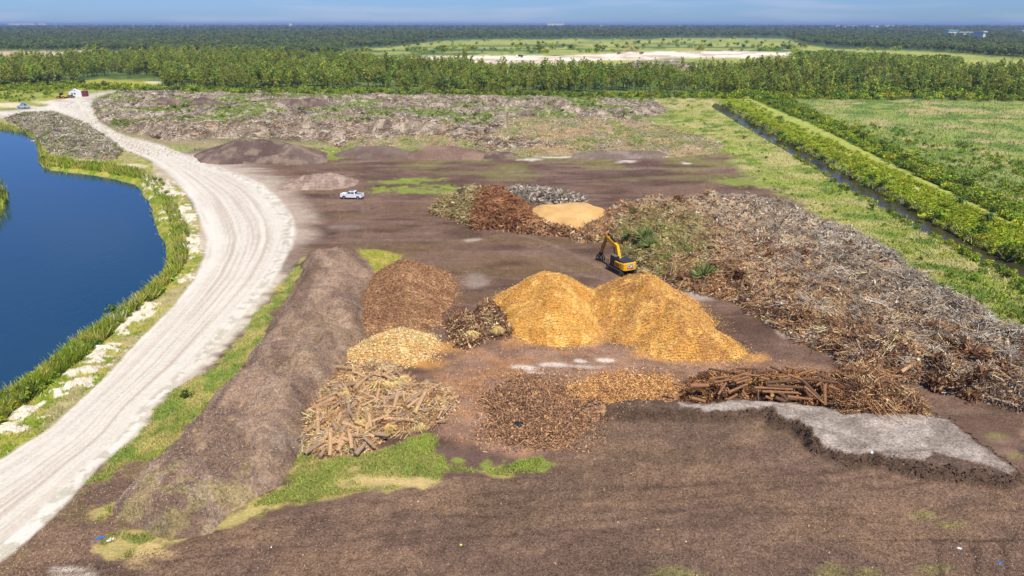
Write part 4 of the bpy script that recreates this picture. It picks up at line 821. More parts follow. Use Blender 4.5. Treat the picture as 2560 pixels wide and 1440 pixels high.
for k in range(16):
    a = 560+rng.random()*1000; b = 200+rng.random()*200; p = Vector(face_pt(a, b)); d = Vector((rng.uniform(-1, 1), rng.uniform(.2, .8), rng.uniform(-.2, .2))).normalized()
    place_log(p+Vector((0, .9, -.2)), p+Vector((0, .9, -.2))+d*rng.uniform(1.5, 3.5), .16, LR[k % 5], 'rusty brown log wedged in the tall log stack behind the grey crust', 'logs stacked behind the grey gravel crust')
# single logs on the big brush field
for k, (a, b, c, d, r, ms, lb) in enumerate(((2258, 906, 2334, 875, .26, LP, 'bare pale log with a hollow dark end on the right brush field'), (2090, 690, 2130, 705, .22, LR, 'charred dark log with a rusty end high on the brush field'), (2285, 682, 2330, 678, .25, LG, 'dark weathered log at the upper rim of the brush field'),
   (2065, 569, 2105, 572, .2, LG, 'pale stub log near the rear rim of the brush field'), (2065, 632, 2092, 632, .2, LG, None), (1965, 635, 1995, 622, .2, LP, None), (2350, 872, 2440, 884, .16, LP, 'long thin branch below the golden stump'), (2290, 590+30, 2330, 640, .12, LG, None), (2300, 835, 2365, 872, .12, LP, 'slanting bare branch in the upper right of the brush field'),
   (1645, 610, 1668, 560+58, .14, LG, None), (1760, 612, 1815, 616, .1, LP, None), (1895, 610, 1960, 590+20, .12, LP, None), (2430, 880, 2480, 950, .14, LG, None), (2495, 835, 2500, 890, .25, LG, 'white bleached palm stump at the upper right rim'), (2515, 850, 2525, 895, .22, LG, None), (1855, 770, 1900, 740, .12, LP, None), (2000, 720, 2040, 700, .12, LP, None), (2160, 800, 2200, 770, .14, LP, None), (2060, 800, 2090, 830, .12, LR, None), (2400, 930, 2450, 900, .14, LP, None), (2480, 985, 2550, 1010, .12, LG, None), (1750, 650, 1800, 672, .1, LP, None), (2200, 700, 2240, 720, .14, LG, None), (2330, 770, 2290, 740, .14, LG, None), (2100, 640, 2150, 640, .12, LG, None), (1870, 540, 1920, 550, .14, LG, None), (1650, 540, 1690, 530, .12, LG, None))):
    place_log(on_heap(a, b, BIGH, .25), on_heap(c, d, BIGH, .45), r, ms[k % 3], lb or 'bare trunk half buried in the brown and grey brush field', 'loose trunks on the brush field')
for k in range(46):
    c = in_poly(BIG, 1)[0]
    if c[0] > 2620: continue
    t = rng.random()*PI; L = rng.uniform(14, 34); p = on_heap(c[0], c[1]-6, BIGH, .15); q_ = on_heap(c[0]+L*math.cos(t), c[1]-6+L*.5*math.sin(t), BIGH, .3)
    place_log(p, q_, rng.uniform(.07, .15), (LP+LG+LR[:1])[int(rng.integers(9))], 'bare trunk half buried in the brown and grey brush field', 'loose trunks on the brush field')

# ============================================================ VEGETATION
def crown(name, clumps, nl, size, cols_, mat, seed, flat=.8, jit=.18):
    """leaf quads spread over clump volumes: clumps (x,y,z,r)"""
    global rng
    keep = rng; rng = np.random.default_rng(seed); s = Soup(); tot = sum(c[3]**2 for c in clumps)
    for x, y, z, r in clumps:
        n = max(6, int(nl*r*r/tot)); d = rng.standard_normal((n, 3)); d /= np.linalg.norm(d, axis=1, keepdims=True)
        rad = r*(.55+.5*rng.random((n, 1))); p = np.array([x, y, z])+d*rad*[1, 1, flat]
        s.leaves(p, size*(.6+.7*rng.random(n)), pal(n, cols_, jit), d+[0, 0, .5])
    me = s.mesh(name); me.materials.append(mat); rng = keep; return me
def pine_parts(seed):
    r_ = random.Random(seed); h = 10+5*r_.random(); cl = []; V = []; k_ = 4+r_.randrange(3)
    lean = (r_.uniform(-.5, .5), r_.uniform(-.5, .5)); base = .38+.16*r_.random()
    for i in range(5+k_):
        t = base+(1-base)*(i/(4+k_)); R = (1.5*(1-t)+.9)*(.7+.7*r_.random()); a = r_.random()*2*PI; rr = (1.2+1.6*(1.0-t))*(.2+.75*r_.random())
        cl.append((lean[0]*t+rr*math.cos(a), lean[1]*t+rr*math.sin(a), h*t, min(R, 1.5)))
    cr_ = crown('crown', cl, 220, .40, [(122, 142, 58), (148, 160, 66), (98, 120, 48), (166, 170, 84)], M_needle, seed, .6)
    tr = tube_mesh('trunk', 5, [(0, 0, 0, .17), (h*.5, lean[1]*.5, 0, .12), (h*.97, lean[1], 0, .04)], (M_bark, M_bark), seed)
    co = np.zeros(len(tr.vertices)*3); tr.vertices.foreach_get('co', co); co = co.reshape(-1, 3); z = co[:, 0].copy(); co2 = np.stack([co[:, 2]+lean[0]*z/h, co[:, 1], z], 1)
    tr.vertices.foreach_set('co', co2.ravel()); tr.update(); return cr_, tr
def tree_obj(name, parts, loc, label, cat, group):
    r = empty(name, loc); tag(r, label, cat, group); link('crown', parts[0], parent=r); link('trunk', parts[1], parent=r); return r
def round_parts(seed, h, w, cols_, nl=200, leaf=.5, nm='crown'):
    r_ = random.Random(seed); cl = []
    for i in range(11):
        a = r_.random()*2*PI; rr = w*.34*math.sqrt(r_.random()); z = h*(.42+.42*r_.random()); cl.append((rr*math.cos(a), rr*math.sin(a), z, w*.2*(.8+.6*r_.random())))
    cr_ = crown(nm, cl, nl, leaf, cols_, M_leaf, seed, .8)
    tr = bpy.data.meshes.new('trunk'); V = []; F = []
    for z, rad in ((0, .03*w), (h*.45, .02*w), (h*.7, .008*w)):
        for k in range(5): V.append((rad*math.cos(k*1.2566), rad*math.sin(k*1.2566), z))
    for i in range(2):
        for k in range(5): F.append((i*5+k, i*5+(k+1) % 5, (i+1)*5+(k+1) % 5, (i+1)*5+k))
    tr.from_pydata(V, [], F); tr.materials.append(M_bark); return cr_, tr
PINES = [pine_parts(i) for i in range(6)]
DARKG = [(84, 106, 50), (104, 124, 56), (120, 136, 66), (70, 92, 46)]
LIVE = [(112, 138, 48), (140, 160, 54), (94, 122, 44), (158, 172, 70)]
FARG = [(98, 116, 74), (116, 134, 84), (130, 144, 94), (84, 102, 66)]
BROAD = [round_parts(20+i, 7.5+i, 8, FARG if i < 3 else [(88, 104, 58), (104, 120, 70), (124, 128, 92)], 220, .6) for i in range(4)]
SHRUB = [round_parts(40+i, 2.2, 3.0, LIVE if i % 2 else DARKG+LIVE[:2], 150, .22, 'foliage') for i in range(4)]
SHRUBY = [round_parts(50+i, 1.7, 2.8, [(164, 176, 52), (176, 184, 62), (140, 158, 48), (112, 136, 46)], 150, .2, 'foliage') for i in range(2)]
FOREST = [(-460, 168), (0, 166), (200, 158), (420, 142), (700, 148), (900, 160), (1130, 180), (1290, 195), (1500, 192), (1800, 194), (1960, 182), (2100, 172), (2300, 176), (2560, 196), (3000, 215), (3000, 262), (2560, 252), (2300, 247), (2000, 246), (1900, 240), (1760, 242), (1400, 240), (1000, 232), (600, 228), (400, 222), (395, 200), (250, 190), (195, 205), (190, 212), (0, 218), (-460, 222)]
WFAR = [(-460, 66), (3000, 66), (3000, 176), (2560, 143), (2480, 138), (2300, 124), (2100, 117), (2010, 107), (1960, 92), (1500, 94), (1130, 97), (1000, 112), (870, 120), (860, 134), (420, 136), (260, 124), (0, 124), (-460, 130)]
# --- nearest pines one by one
cand = []
while len(cand) < 9500:
    x = rng.uniform(-900, 900, 20000); y = rng.uniform(400, 1150, 20000); px, py = P(x, y); ok = sdp(FOREST, px, py) > 0
    ok &= (fbm(x/30, y/22, 3, 501) > .45)
    for a, b in zip(x[ok], y[ok]): cand.append((a, b))
cand = np.array(cand[:9500]); cpx, cpy = P(cand[:, 0], cand[:, 1]); inf = (cpx > -10) & (cpx < 2570)
order = np.argsort(np.where(inf, cand[:, 1], 1e9)); near_i = order[:290]; rest = order[290:]
PLAB = 'tall green pine at the front edge of the pine forest'
roots = []
for i, k in enumerate(near_i):
    x, y = cand[k]; sc = rng.uniform(.45, 1.1)
    if i < 6: roots.append(tree_obj('pine_tree', PINES[i], (x, y, float(hz(x, y))), PLAB, 'pine tree', 'pines along the front of the forest')); roots[-1].scale = (sc,)*3; roots[-1].rotation_euler[2] = rng.random()*6
    else: dup(roots[i % 6], (x, y, float(hz(x, y))), rng.random()*6, sc)
for o in list(C.objects):
    if o.get('label') == PLAB: o['label'] = PLAB+(', left third' if P(o.location.x, o.location.y)[0] < 850 else (', middle third' if P(o.location.x, o.location.y)[0] < 1700 else ', right third'))
def scatter_obj(name, label, pos, scales, protos, ids=None, zrot=True):
    """one stuff object: points carrying instances of real tree meshes"""
    n = len(pos); me = bpy.data.meshes.new(name); me.vertices.add(n); me.vertices.foreach_set('co', np.asarray(pos, np.float32).ravel())
    for nm, ty, da in (('sc', 'FLOAT', scales), ('rz', 'FLOAT', rng.random(n)*6.28), ('id', 'INT', rng.integers(0, len(protos), n) if ids is None else ids)):
        a = me.attributes.new(nm, ty, 'POINT'); a.data.foreach_set('value', np.asarray(da, np.float32 if ty == 'FLOAT' else np.int32))
    o = link(name, me); tag(o, label, None, None, 'stuff')
    ng = bpy.data.node_groups.new(name, 'GeometryNodeTree'); ng.interface.new_socket('Geometry', in_out='INPUT', socket_type='NodeSocketGeometry'); ng.interface.new_socket('Geometry', in_out='OUTPUT', socket_type='NodeSocketGeometry')
    n_, l_ = ng.nodes, ng.links; gi = n_.new('NodeGroupInput'); go = n_.new('NodeGroupOutput'); ip = n_.new('GeometryNodeInstanceOnPoints'); jn = n_.new('GeometryNodeJoinGeometry')
    for pr in reversed(protos):
        j2 = n_.new('GeometryNodeJoinGeometry'); g2 = n_.new('GeometryNodeGeometryToInstance')
        for ch in pr:
            oi = n_.new('GeometryNodeObjectInfo'); oi.inputs['Object'].default_value = ch; oi.transform_space = 'ORIGINAL'; l_.new(oi.outputs['Geometry'], j2.inputs[0])
        l_.new(j2.outputs[0], g2.inputs[0]); l_.new(g2.outputs[0], jn.inputs[0])
    def at(nm, ty):
        q_ = n_.new('GeometryNodeInputNamedAttribute'); q_.data_type = ty; q_.inputs['Name'].default_value = nm; return q_.outputs[0]
    cx = n_.new('ShaderNodeCombineXYZ'); l_.new(at('rz', 'FLOAT'), cx.inputs[2])
    l_.new(gi.outputs[0], ip.inputs['Points']); l_.new(jn.outputs[0], ip.inputs['Instance']); ip.inputs['Pick Instance'].default_value = True
    l_.new(at('id', 'INT'), ip.inputs['Instance Index']); l_.new(cx.outputs[0], ip.inputs['Rotation']); l_.new(at('sc', 'FLOAT'), ip.inputs['Scale']); l_.new(ip.outputs[0], go.inputs[0])
    md = o.modifiers.new('scatter', 'NODES'); md.node_group = ng
    return o
def kids(r): return list(r.children)
pr = [kids(r) for r in roots]
rp = cand[rest]; fs = (.55+.5*rng.random(len(rp)))*(.5+1.1*fbm(rp[:, 0]/22, rp[:, 1]/20, 3, 521)); scatter_obj('pine_forest', 'broad belt of green pines running across the whole view', np.stack([rp[:, 0], rp[:, 1], hz(rp[:, 0], rp[:, 1])-.2], 1), fs, pr)
mixk = rng.choice(rest, 700, replace=False)
dead = tube_mesh('trunk', 5, [(0, 0, 0, .22), (5, .3, .1, .15), (10, .1, -.3, .06)], (M_grey, M_grey), 9)
for k, (px, py) in enumerate(((88, 214), (142, 212), (425, 216), (455, 219), (520, 221), (596, 219), (771, 206), (765, 222), (830, 224), (1180, 229), (1330, 222), (1340, 224), (1492, 226), (1830, 222), (1970, 222))):
    x, y = G(px, py); o = link('dead_tree', dead, None, None, (float(x), float(y), float(hz(x, y)))); o.rotation_euler = (.08*rng.standard_normal(), -PI/2+.1*rng.standard_normal(), 0); o.scale = (rng.uniform(.8, 1.3), 1, 1)
    tag(o, 'bare pale dead trunk standing among the green pines', 'dead tree', 'dead trunks in the pine belt')
# a few named broadleaf trees at the forest edge give the protos of the woods
bro = []
for i, (px, py, lb) in enumerate(((205, 214, 'dark bushy tree at the left end of the forest clearing'), (262, 221, 'dark round shrub tree beside the road bend'), (1708, 226, 'darkest round tree at the front of the pine belt'), (2375, 175, 'single bright green tree standing above the right side thicket'))):
    x, y = G(px, py); r = tree_obj('broadleaf_tree', BROAD[i], (float(x), float(y), float(hz(x, y))), lb, 'tree', None); r.scale = ((.8, .62, .9, 1.1)[i],)*3; bro.append(r)
bk_ = [kids(r) for r in bro]
c = in_poly(WFAR, 26000); c = c[sdp(FIELD1, c[:, 0], c[:, 1]) < -3]; x, y = G(c[:, 0], c[:, 1]); zc = hz(x, y)
sc = rng.uniform(.75, 1.35, len(x))*(1+np.clip((y-1800)/2500, 0, 1.6)); far_ids = np.where(fbm(x/120, y/160, 3, 511)+.12*rng.standard_normal(len(x)) > .55, 3, rng.integers(0, 3, len(x)))
zc = np.where(c[:, 1] < 92, 0, zc)
scatter_obj('far_woods', 'hazy dark woods reaching to the horizon', np.stack([x, y, zc], 1), sc, bk_, far_ids)
q_ = cand[mixk]; scatter_obj('forest_hardwoods', 'darker round crowned trees mixed into the pine belt', np.stack([q_[:, 0]+3, q_[:, 1]-2, hz(q_[:, 0], q_[:, 1])-.3], 1), rng.uniform(.5, 1.15, len(q_)), bk_)
# thicket between forest and marsh + scrub in far field
sh = []
CANALB = [(1815, 250), (1850, 240), (1905, 272), (2000, 318), (2110, 372), (2230, 430), (2350, 490), (2450, 540), (2580, 600), (2580, 652), (2480, 616), (2400, 578), (2300, 520), (2200, 470), (2100, 416), (2000, 362), (1905, 312), (1830, 272)]
def outline_pts(poly_line, n, spread):
    a = np.array(poly_line, float); x, y = G(a[:, 0], a[:, 1]); seg = np.hypot(np.diff(x), np.diff(y)); cs = np.concatenate([[0], np.cumsum(seg)])
    t = rng.random(n)*cs[-1]; X = np.interp(t, cs, x)+rng.standard_normal(n)*spread; Y = np.interp(t, cs, y)+rng.standard_normal(n)*spread; return X, Y
EDGE_C = [(1822, 264), (1905, 311), (2000, 362), (2100, 415), (2200, 470), (2300, 520), (2400, 578), (2480, 616), (2575, 650)]
EDGE_R = [(1880, 246), (1960, 262), (2060, 306), (2160, 352), (2290, 418), (2430, 488), (2560, 552), (2700, 610)]
def put_shrubs(X, Y, label, group, scs, protos, name='shrub', zoff=-.1):
    base_l = label
    for i, (x, y) in enumerate(zip(X, Y)):
        if group and len(X) > 40: label = base_l+(', near stretch' if y < 150 else (', middle stretch' if y < 260 else ', far stretch'))
        sc_ = rng.uniform(*scs); z = float(hz(x, y))+zoff
        if z < -1.2: z = -1.35
        k = int(rng.integers(len(protos)))
        if (name, k) not in SHC:
            r = tree_obj(name, protos[k], (x, y, z), label, 'shrub', group); r.scale = (sc_,)*3; SHC[(name, k)] = r; r.children[1].name = 'stem'
        else: dup(SHC[(name, k)], (x, y, z), rng.random()*6, (sc_*rng.uniform(.85, 1.25), sc_, sc_*rng.uniform(.8, 1.2)), label, group)
SHC = {}
X, Y = outline_pts(EDGE_C, 165, 1.5); ok = fbm(X/6, Y/6, 3, 811) > .44; X = X[ok]; Y = Y[ok]; put_shrubs(X, Y, 'dark green shrub overhanging the far bank of the water ditch', 'shrubs on the far bank of the ditch', (.4, 1.45), SHRUB+SHRUBY)
X, Y = outline_pts(EDGE_R, 105, 3.2); put_shrubs(X, Y, 'dark green shrub in the hedge between grass track and marsh', 'hedge shrubs along the grass track', (.5, 1.8), SHRUB+SHRUBY)
for px, py in ((2022, 390), (2100, 465), (2120, 475), (2085, 478), (2155, 455), (2330, 582), (2375, 605), (2460, 665), (2510, 690), (2270, 560), (2300, 548), (2420, 720), (2500, 745), (2010, 410), (1990, 395), (2180, 520), (2240, 545), (1755, 300), (1730, 268), (1720, 262), (1860, 345), (2060, 430), (2540, 720), (2440, 700), (2525, 790), (2380, 690)):
    x, y = G(px, py+3); put_shrubs([float(x)], [float(y)], 'lone green bush on the weedy strip beside the ditch', 'bushes dotted over the weedy strip', (.45, .75), SHRUB)
for px, py, s_, lb in ((112, 400, .9, 'round green bush at the corner of the pond'), (470, 992, .55, 'small dark bush on the grass strip beside the road'), (60, 1000, 1.1, 'bright green bush on the near bank of the pond'), (20, 1010, .8, 'dull green bush left of the bright one on the pond bank'), (280, 790, .8, 'yellowish reed bush sticking up at the pond edge'), (245, 865, .6, 'bright bush above the white sand mounds')):
    x, y = G(px, py); put_shrubs([float(x)], [float(y)], lb, None, (s_, s_*1.1), SHRUB)
# stuff: low scrub, banks, weeds
shk = [kids(SHC[k]) for k in SHC]
def scat(name, label, poly, n, scs, protos=None, z=-.15, far_scale=0):
    c = in_poly(poly, n); x, y = G(c[:, 0], c[:, 1]); s_ = rng.uniform(scs[0], scs[1], n)*(1+far_scale*(y/400))
    return scatter_obj(name, label, np.stack([x, y, hz(x, y)+z], 1), s_, protos or shk)
for i in range(2):
    x, y = G(2280+60*i, 468+30*i); r = tree_obj('shrub', SHRUBY[i], (float(x), float(y), float(hz(x, y))-.3), 'lime green vine mound on the levee slope, %s the tall one' % ('left of' if i == 0 else 'right of'), 'shrub', None); r.children[1].name = 'stem'; SHC[('y', i)] = r
lime = [kids(SHC[('y', i)]) for i in range(2)]
scat('levee_vines', 'lime green creepers covering the bank between ditch and grass track', CANALB, 1900, (.3, .8), lime, -.35)
THICK = [(1800, 238), (2000, 206), (2300, 200), (3000, 225), (3000, 266), (2560, 256), (2300, 250), (1990, 250), (1880, 252)]
scat('forest_thicket', 'bright green thicket at the foot of the right hand forest', THICK, 1500, (1.0, 2.2))
scat('forest_undergrowth', 'green bushes along the foot of the pine belt', [(-460, 218), (190, 210), (400, 219), (600, 225), (1000, 228), (1400, 236), (1760, 238), (1850, 236), (1850, 247), (1400, 244), (1000, 238), (600, 234), (400, 228), (190, 224), (-460, 236)], 1500, (.8, 1.7))
scat('hedge_thicket', 'dense green growth between the track and the marsh', hedge2, 1900, (.6, 1.2))
c = in_poly(FIELD1, 1500); x, y = G(c[:, 0], c[:, 1]); ok = (fbm(x/90, y/40, 4, 103) > .5) & (c[:, 1] < 135) & (sdp(QUARRY, c[:, 0], c[:, 1]) < 0); x = x[ok]; y = y[ok]
scatter_obj('field_scrub', 'dark scrub scattered over the distant field', np.stack([x, y, hz(x, y)-.5], 1), rng.uniform(2, 4.5, len(x)), shk)
scat('right_scrub', 'dark scrub row beyond the quarry', [(1980, 140), (2050, 134), (2200, 143), (2400, 152), (2400, 176), (2150, 166), (2000, 148)], 900, (1.6, 3.4))
c = in_poly(FARDEB, 900); x, y = G(c[:, 0], c[:, 1]); ok = (fbm(x/20, y/16, 4, 437) > .5) & (c[:, 1] < 325); x = x[ok]; y = y[ok]
scatter_obj('field_weeds', 'green weeds growing through the old brush field', np.stack([x, y, hz(x, y)+1.0], 1), rng.uniform(.5, 1.1, len(x)), shk)
scat('west_scrub', 'green scrub around the far end of the dirt road', [(-460, 222), (0, 222), (180, 214), (250, 222), (150, 240), (60, 255), (-460, 270)], 420, (.6, 1.4))
scat('strip_bushes', 'small dark bushes sprinkled over the weedy strip', STRIP, 260, (.18, .5))
scat('marsh_bushes', 'low dark bushes in the near part of the marsh', [(2100, 300), (2300, 330), (2560, 400), (2700, 480), (2700, 590), (2560, 540), (2420, 465), (2280, 398), (2150, 335)], 420, (.3, .8))
scat('ditch_edge_bushes', 'small bushes and tall grass clumps on the near edge of the ditch', [(1800, 264), (1990, 380), (2085, 440), (2155, 484), (2245, 534), (2335, 583), (2475, 656), (2570, 702), (2570, 716), (2470, 672), (2330, 596), (2240, 546), (2150, 496), (2075, 452), (1980, 392), (1800, 276)], 170, (.3, .75))
# blades : grass and reeds
GR = [(126, 140, 62), (142, 152, 76), (106, 124, 54), (166, 160, 98)]
def gcol(x, y):
    px, py = P(x, y); c = np.clip(np.round((px-cols[0])/4.2), 0, len(cols)-1).astype(int); r = np.clip(np.round((rows[0]-py)/3.0), 0, len(rows)-1).astype(int)
    return COL[r, c, :3]
def gmask(p):
    g = gcol(p[:, 0], p[:, 1]); return (g[:, 1] > g[:, 0]*.84) & (g[:, 2] < g[:, 1]*.62)
def blade_stuff(name, label, polys, w, h, cols_, lean=.35, zmin=-1.3, mixp=.25):
    s = Soup()
    for poly, n in polys:
        p = pts(poly, n); p = p[gmask(p)]; p = p[p[:, 2] > zmin-.6]; p[:, 2] = np.maximum(p[:, 2], zmin)-.05; n = len(p); k = 1+p[:, 1]/220
        
        gc = gcol(p[:, 0], p[:, 1])*(1.12+.2*rng.standard_normal((n, 1))); t_ = (rng.random((n, 1)) < mixp)*1.
        s.blades(p, w*k*(.6+.8*rng.random(n)), h*(.5+.9*rng.random(n)), np.clip(gc*(1-t_)+pal(n, cols_)*t_, .01, .8), lean)
    return tag(link(name, s.mesh(name), M_soup), label, None, None, 'stuff')
blade_stuff('grass_tufts', 'rough green grass around the berm and heaps', [(VERGE, 16000), (GRASS_LOW, 34000), (GRASS_S, 2500), (GRASS_MID, 2500)], .03, .24, GR, .5)
blade_stuff('strip_weeds', 'mixed weeds on the strip between brush field and ditch', [(STRIP, 30000)], .06, .42, GR+[(112, 134, 66), (190, 178, 120)], .5)
blade_stuff('marsh_reeds', 'soft green and straw reeds of the marsh', [(MARSH, 42000)], .07, .55, [(106, 130, 62), (124, 142, 72), (150, 152, 98), (88, 114, 54)], .3)
INB = [(-500, 1230), (0, 1010), (110, 940), (200, 860), (290, 800), (350, 745), (405, 690), (440, 640), (430, 570), (405, 500), (350, 445), (240, 424), (110, 410), (80, 380), (70, 345), (0, 322), (-300, 318), (-300, 305), (0, 306), (85, 330), (105, 365), (125, 395), (240, 410), (350, 425), (410, 460), (445, 520), (475, 590), (470, 640), (450, 680), (390, 745), (310, 810), (215, 890), (120, 960), (0, 1060), (-500, 1300)]
blade_stuff('bank_reeds', 'reeds and weeds along the pond bank', [(INB, 60000)], .05, 1.3, [(126, 152, 44), (150, 168, 56), (104, 132, 44), (186, 178, 104), (92, 118, 50)], .35)
blade_stuff('verge_weeds', 'dry weeds between the pond bank and the road', [(BANK, 16000)], .05, .35, [(150, 152, 80), (176, 168, 116), (124, 132, 70)], .5)
scat('bank_bushes', 'low green bushes on the pond bank', INB, 900, (.22, .62), None, -.1)
blade_stuff('island_reeds', 'tall grass on the small island at the left', [([(-300, 432), (0, 458), (18, 474), (24, 490), (10, 514), (-4, 536), (-120, 590), (-300, 630)], 3500)], .12, 1.8, GR, .3, -1.25)
x, y = G([-22, -14, -4, 4, -30, -50], [480, 500, 478, 500, 530, 560]); put_shrubs(x, y, 'green shrub on the small island at the left edge', 'shrubs on the small island', (.9, 1.3), SHRUB, zoff=.9)
# bare twiggy shrubs by the ditch
s = Soup(); X, Y = outline_pts(EDGE_C, 1400, .9); p = np.stack([X, Y, np.full(1400, -.6)+rng.random(1400)], 1); d = rdir(1400, .3); d[:, 2] = np.abs(d[:, 2])+.7
s.sticks(p, d, rng.uniform(.8, 1.8, 1400), .035, pal(1400, GREYB)); X, Y = outline_pts([(2020, 396), (2150, 462), (2240, 512), (2320, 560), (2400, 615), (2490, 658), (2570, 700)], 1500, .6)
p = np.stack([X, Y, hz(X, Y)+.4], 1); d = rdir(1500, .3); d[:, 2] = np.abs(d[:, 2])+1; s.sticks(p, d, rng.uniform(.6, 1.3, 1500), .03, pal(1500, [(200, 190, 150), (170, 164, 120)]))
tag(link('ditch_twigs', s.mesh('ditch_twigs'), M_soup), 'pale bare twigs and dry grass along both ditch banks', None, None, 'stuff')
# palms by the ditch
def palm(px, py, h, lb):
    x, y = G(px, py); r = empty('palm_tree', (float(x), float(y), float(hz(x, y)))); tag(r, lb, 'palm tree')
    link('trunk', tube_mesh('trunk', 7, [(0, 0, 0, .2), (h*.5, 0, 0, .17), (h, 0, 0, .2)], (M_grey, M_grey), 3), None, r).rotation_euler = (0, -PI/2, 0)
    for k in range(16):
        a = k*2.4; e = 1.0-.11*k; V = []; L = 1.9
        for j in range(5):
            t = j/4; rr = L*t*math.cos(e*.7); zz = h+L*t*math.sin(e)-1.1*t*t; w_ = .34*math.sin(PI*min(.96, t+.12))
            V += [(rr*math.cos(a)-w_*math.sin(a), rr*math.sin(a)+w_*math.cos(a), zz-.12), (rr*math.cos(a), rr*math.sin(a), zz), (rr*math.cos(a)+w_*math.sin(a), rr*math.sin(a)-w_*math.cos(a), zz-.12)]
        Fq = []
        for j in range(4): Fq += [(j*3, j*3+1, j*3+4, j*3+3), (j*3+1, j*3+2, j*3+5, j*3+4)]
        link('frond', np_mesh('frond', V, Fq, np.tile((*lin(92, 122, 60), 1), (15, 1)), False), M_leaf, r)
    return r
palm(2398, 520, 1.8, 'small leaning cabbage palm on the levee slope'); palm(2466, 566, 2.0, 'wider cabbage palm on the levee, nearest the track'); palm(1950, 306, 2.4, 'cabbage palm rising from the ditch hedge far back')

# ============================================================ MACHINES AND BUILDINGS
class MB:
    def __init__(s): s.V = []; s.F = []
    def box(s, x0, x1, y0, y1, z0, z1, tx=0, ty=0):
        n = len(s.V); s.V += [(x0, y0, z0), (x1, y0, z0), (x1, y1, z0), (x0, y1, z0), (x0+tx, y0+ty, z1), (x1-tx, y0+ty, z1), (x1-tx, y1-ty, z1), (x0+tx, y1-ty, z1)]
        s.F += [tuple(n+i for i in f) for f in ((3, 2, 1, 0), (4, 5, 6, 7), (0, 1, 5, 4), (1, 2, 6, 5), (2, 3, 7, 6), (3, 0, 4, 7))]; return s
    def prism(s, prof, y0, y1):
        """profile in x,z extruded along y"""
        n = len(s.V); k = len(prof); s.V += [(x, y0, z) for x, z in prof]+[(x, y1, z) for x, z in prof]
        s.F += [tuple(range(n, n+k)), tuple(range(n+2*k-1, n+k-1, -1))]+[(n+(i+1) % k, n+i, n+k+i, n+k+(i+1) % k) for i in range(k)]; return s
    def cyl(s, c, r, h, n=16, ax='y'):
        m_ = len(s.V)
        for e in (-h/2, h/2):
            for k in range(n):
                a = 2*PI*k/n; p, q_ = r*math.cos(a), r*math.sin(a)
                s.V.append((c[0]+p, c[1]+e, c[2]+q_) if ax == 'y' else ((c[0]+e, c[1]+p, c[2]+q_) if ax == 'x' else (c[0]+p, c[1]+q_, c[2]+e)))
        s.F += [tuple(range(m_, m_+n)), tuple(range(m_+2*n-1, m_+n-1, -1))]+[(m_+k, m_+n+k, m_+n+(k+1) % n, m_+(k+1) % n) for k in range(n)]; return s
    def bar(s, a, b, w, h):
        a = Vector(a); b = Vector(b); d = (b-a).normalized(); u = d.cross(Vector((0, 1, 0)) if abs(d.y) < .9 else Vector((1, 0, 0))).normalized(); v = d.cross(u)
        n = len(s.V)
        for p in (a, b):
            for i, j in ((-1, -1), (1, -1), (1, 1), (-1, 1)): s.V.append(tuple(p+u*i*h/2+v*j*w/2))
        s.F += [tuple(n+i for i in f) for f in ((0, 1, 2, 3), (7, 6, 5, 4), (0, 4, 5, 1), (1, 5, 6, 2), (2, 6, 7, 3), (3, 7, 4, 0))]; return s
    def build(s, name, mat, parent, bevel=0):
        me = bpy.data.meshes.new(name); me.from_pydata(s.V, [], s.F); me.update(); o = link(name, me, mat, parent)
        import bmesh as bm_
        b = bm_.new(); b.from_mesh(me); bm_.ops.recalc_face_normals(b, faces=b.faces)
        if bevel: bm_.ops.bevel(b, geom=[e for e in b.edges], offset=bevel, segments=2, affect='EDGES', profile=.6, clamp_overlap=True)
        b.to_mesh(me); b.free(); me.update(); return o
M_yel = plain('machine_yellow', lin(238, 178, 34), .4, grain=.08); M_yeld = plain('dark_orange_steel', lin(176, 122, 52), .6, grain=.3); M_blk = plain('black_rubber_steel', (.018, .018, .02), .55, grain=.3)  # excavator stick and loader bucket get a darker, browner orange than the machine yellow
M_dgl = plain('tinted_glass', (.02, .025, .035), .1, spec=.6); M_steel = plain('dusty_steel', lin(120, 116, 112), .6, .3, grain=.3); M_hood = plain('dark_hood', (.03, .035, .045), .5)
M_white = plain('white_paint', (.80, .82, .84), .3); M_wdust = plain('off_white_metal', (.72, .72, .70), .6); M_chrome = plain('bright_metal', (.6, .6, .62), .3, .8)
M_red = plain('tail_lamp_red', (.4, .02, .02), .3); M_maroon = plain('maroon_steel', lin(112, 56, 66), .6, grain=.15); M_blue = plain('pale_blue_paint', lin(176, 200, 226), .35); M_purp = plain('purple_tarp', lin(120, 84, 190), .6)
M_plate = plain('black_decal', (.03, .03, .03), .5); M_let = plain('white_decal', (.85, .85, .85), .5); M_rust = plain('rusty_conveyor', lin(196, 158, 110), .7)
M_conc = plain('pale_concrete_pole', (.62, .62, .60), .7); M_teal = plain('teal_roof', lin(140, 200, 196), .5)
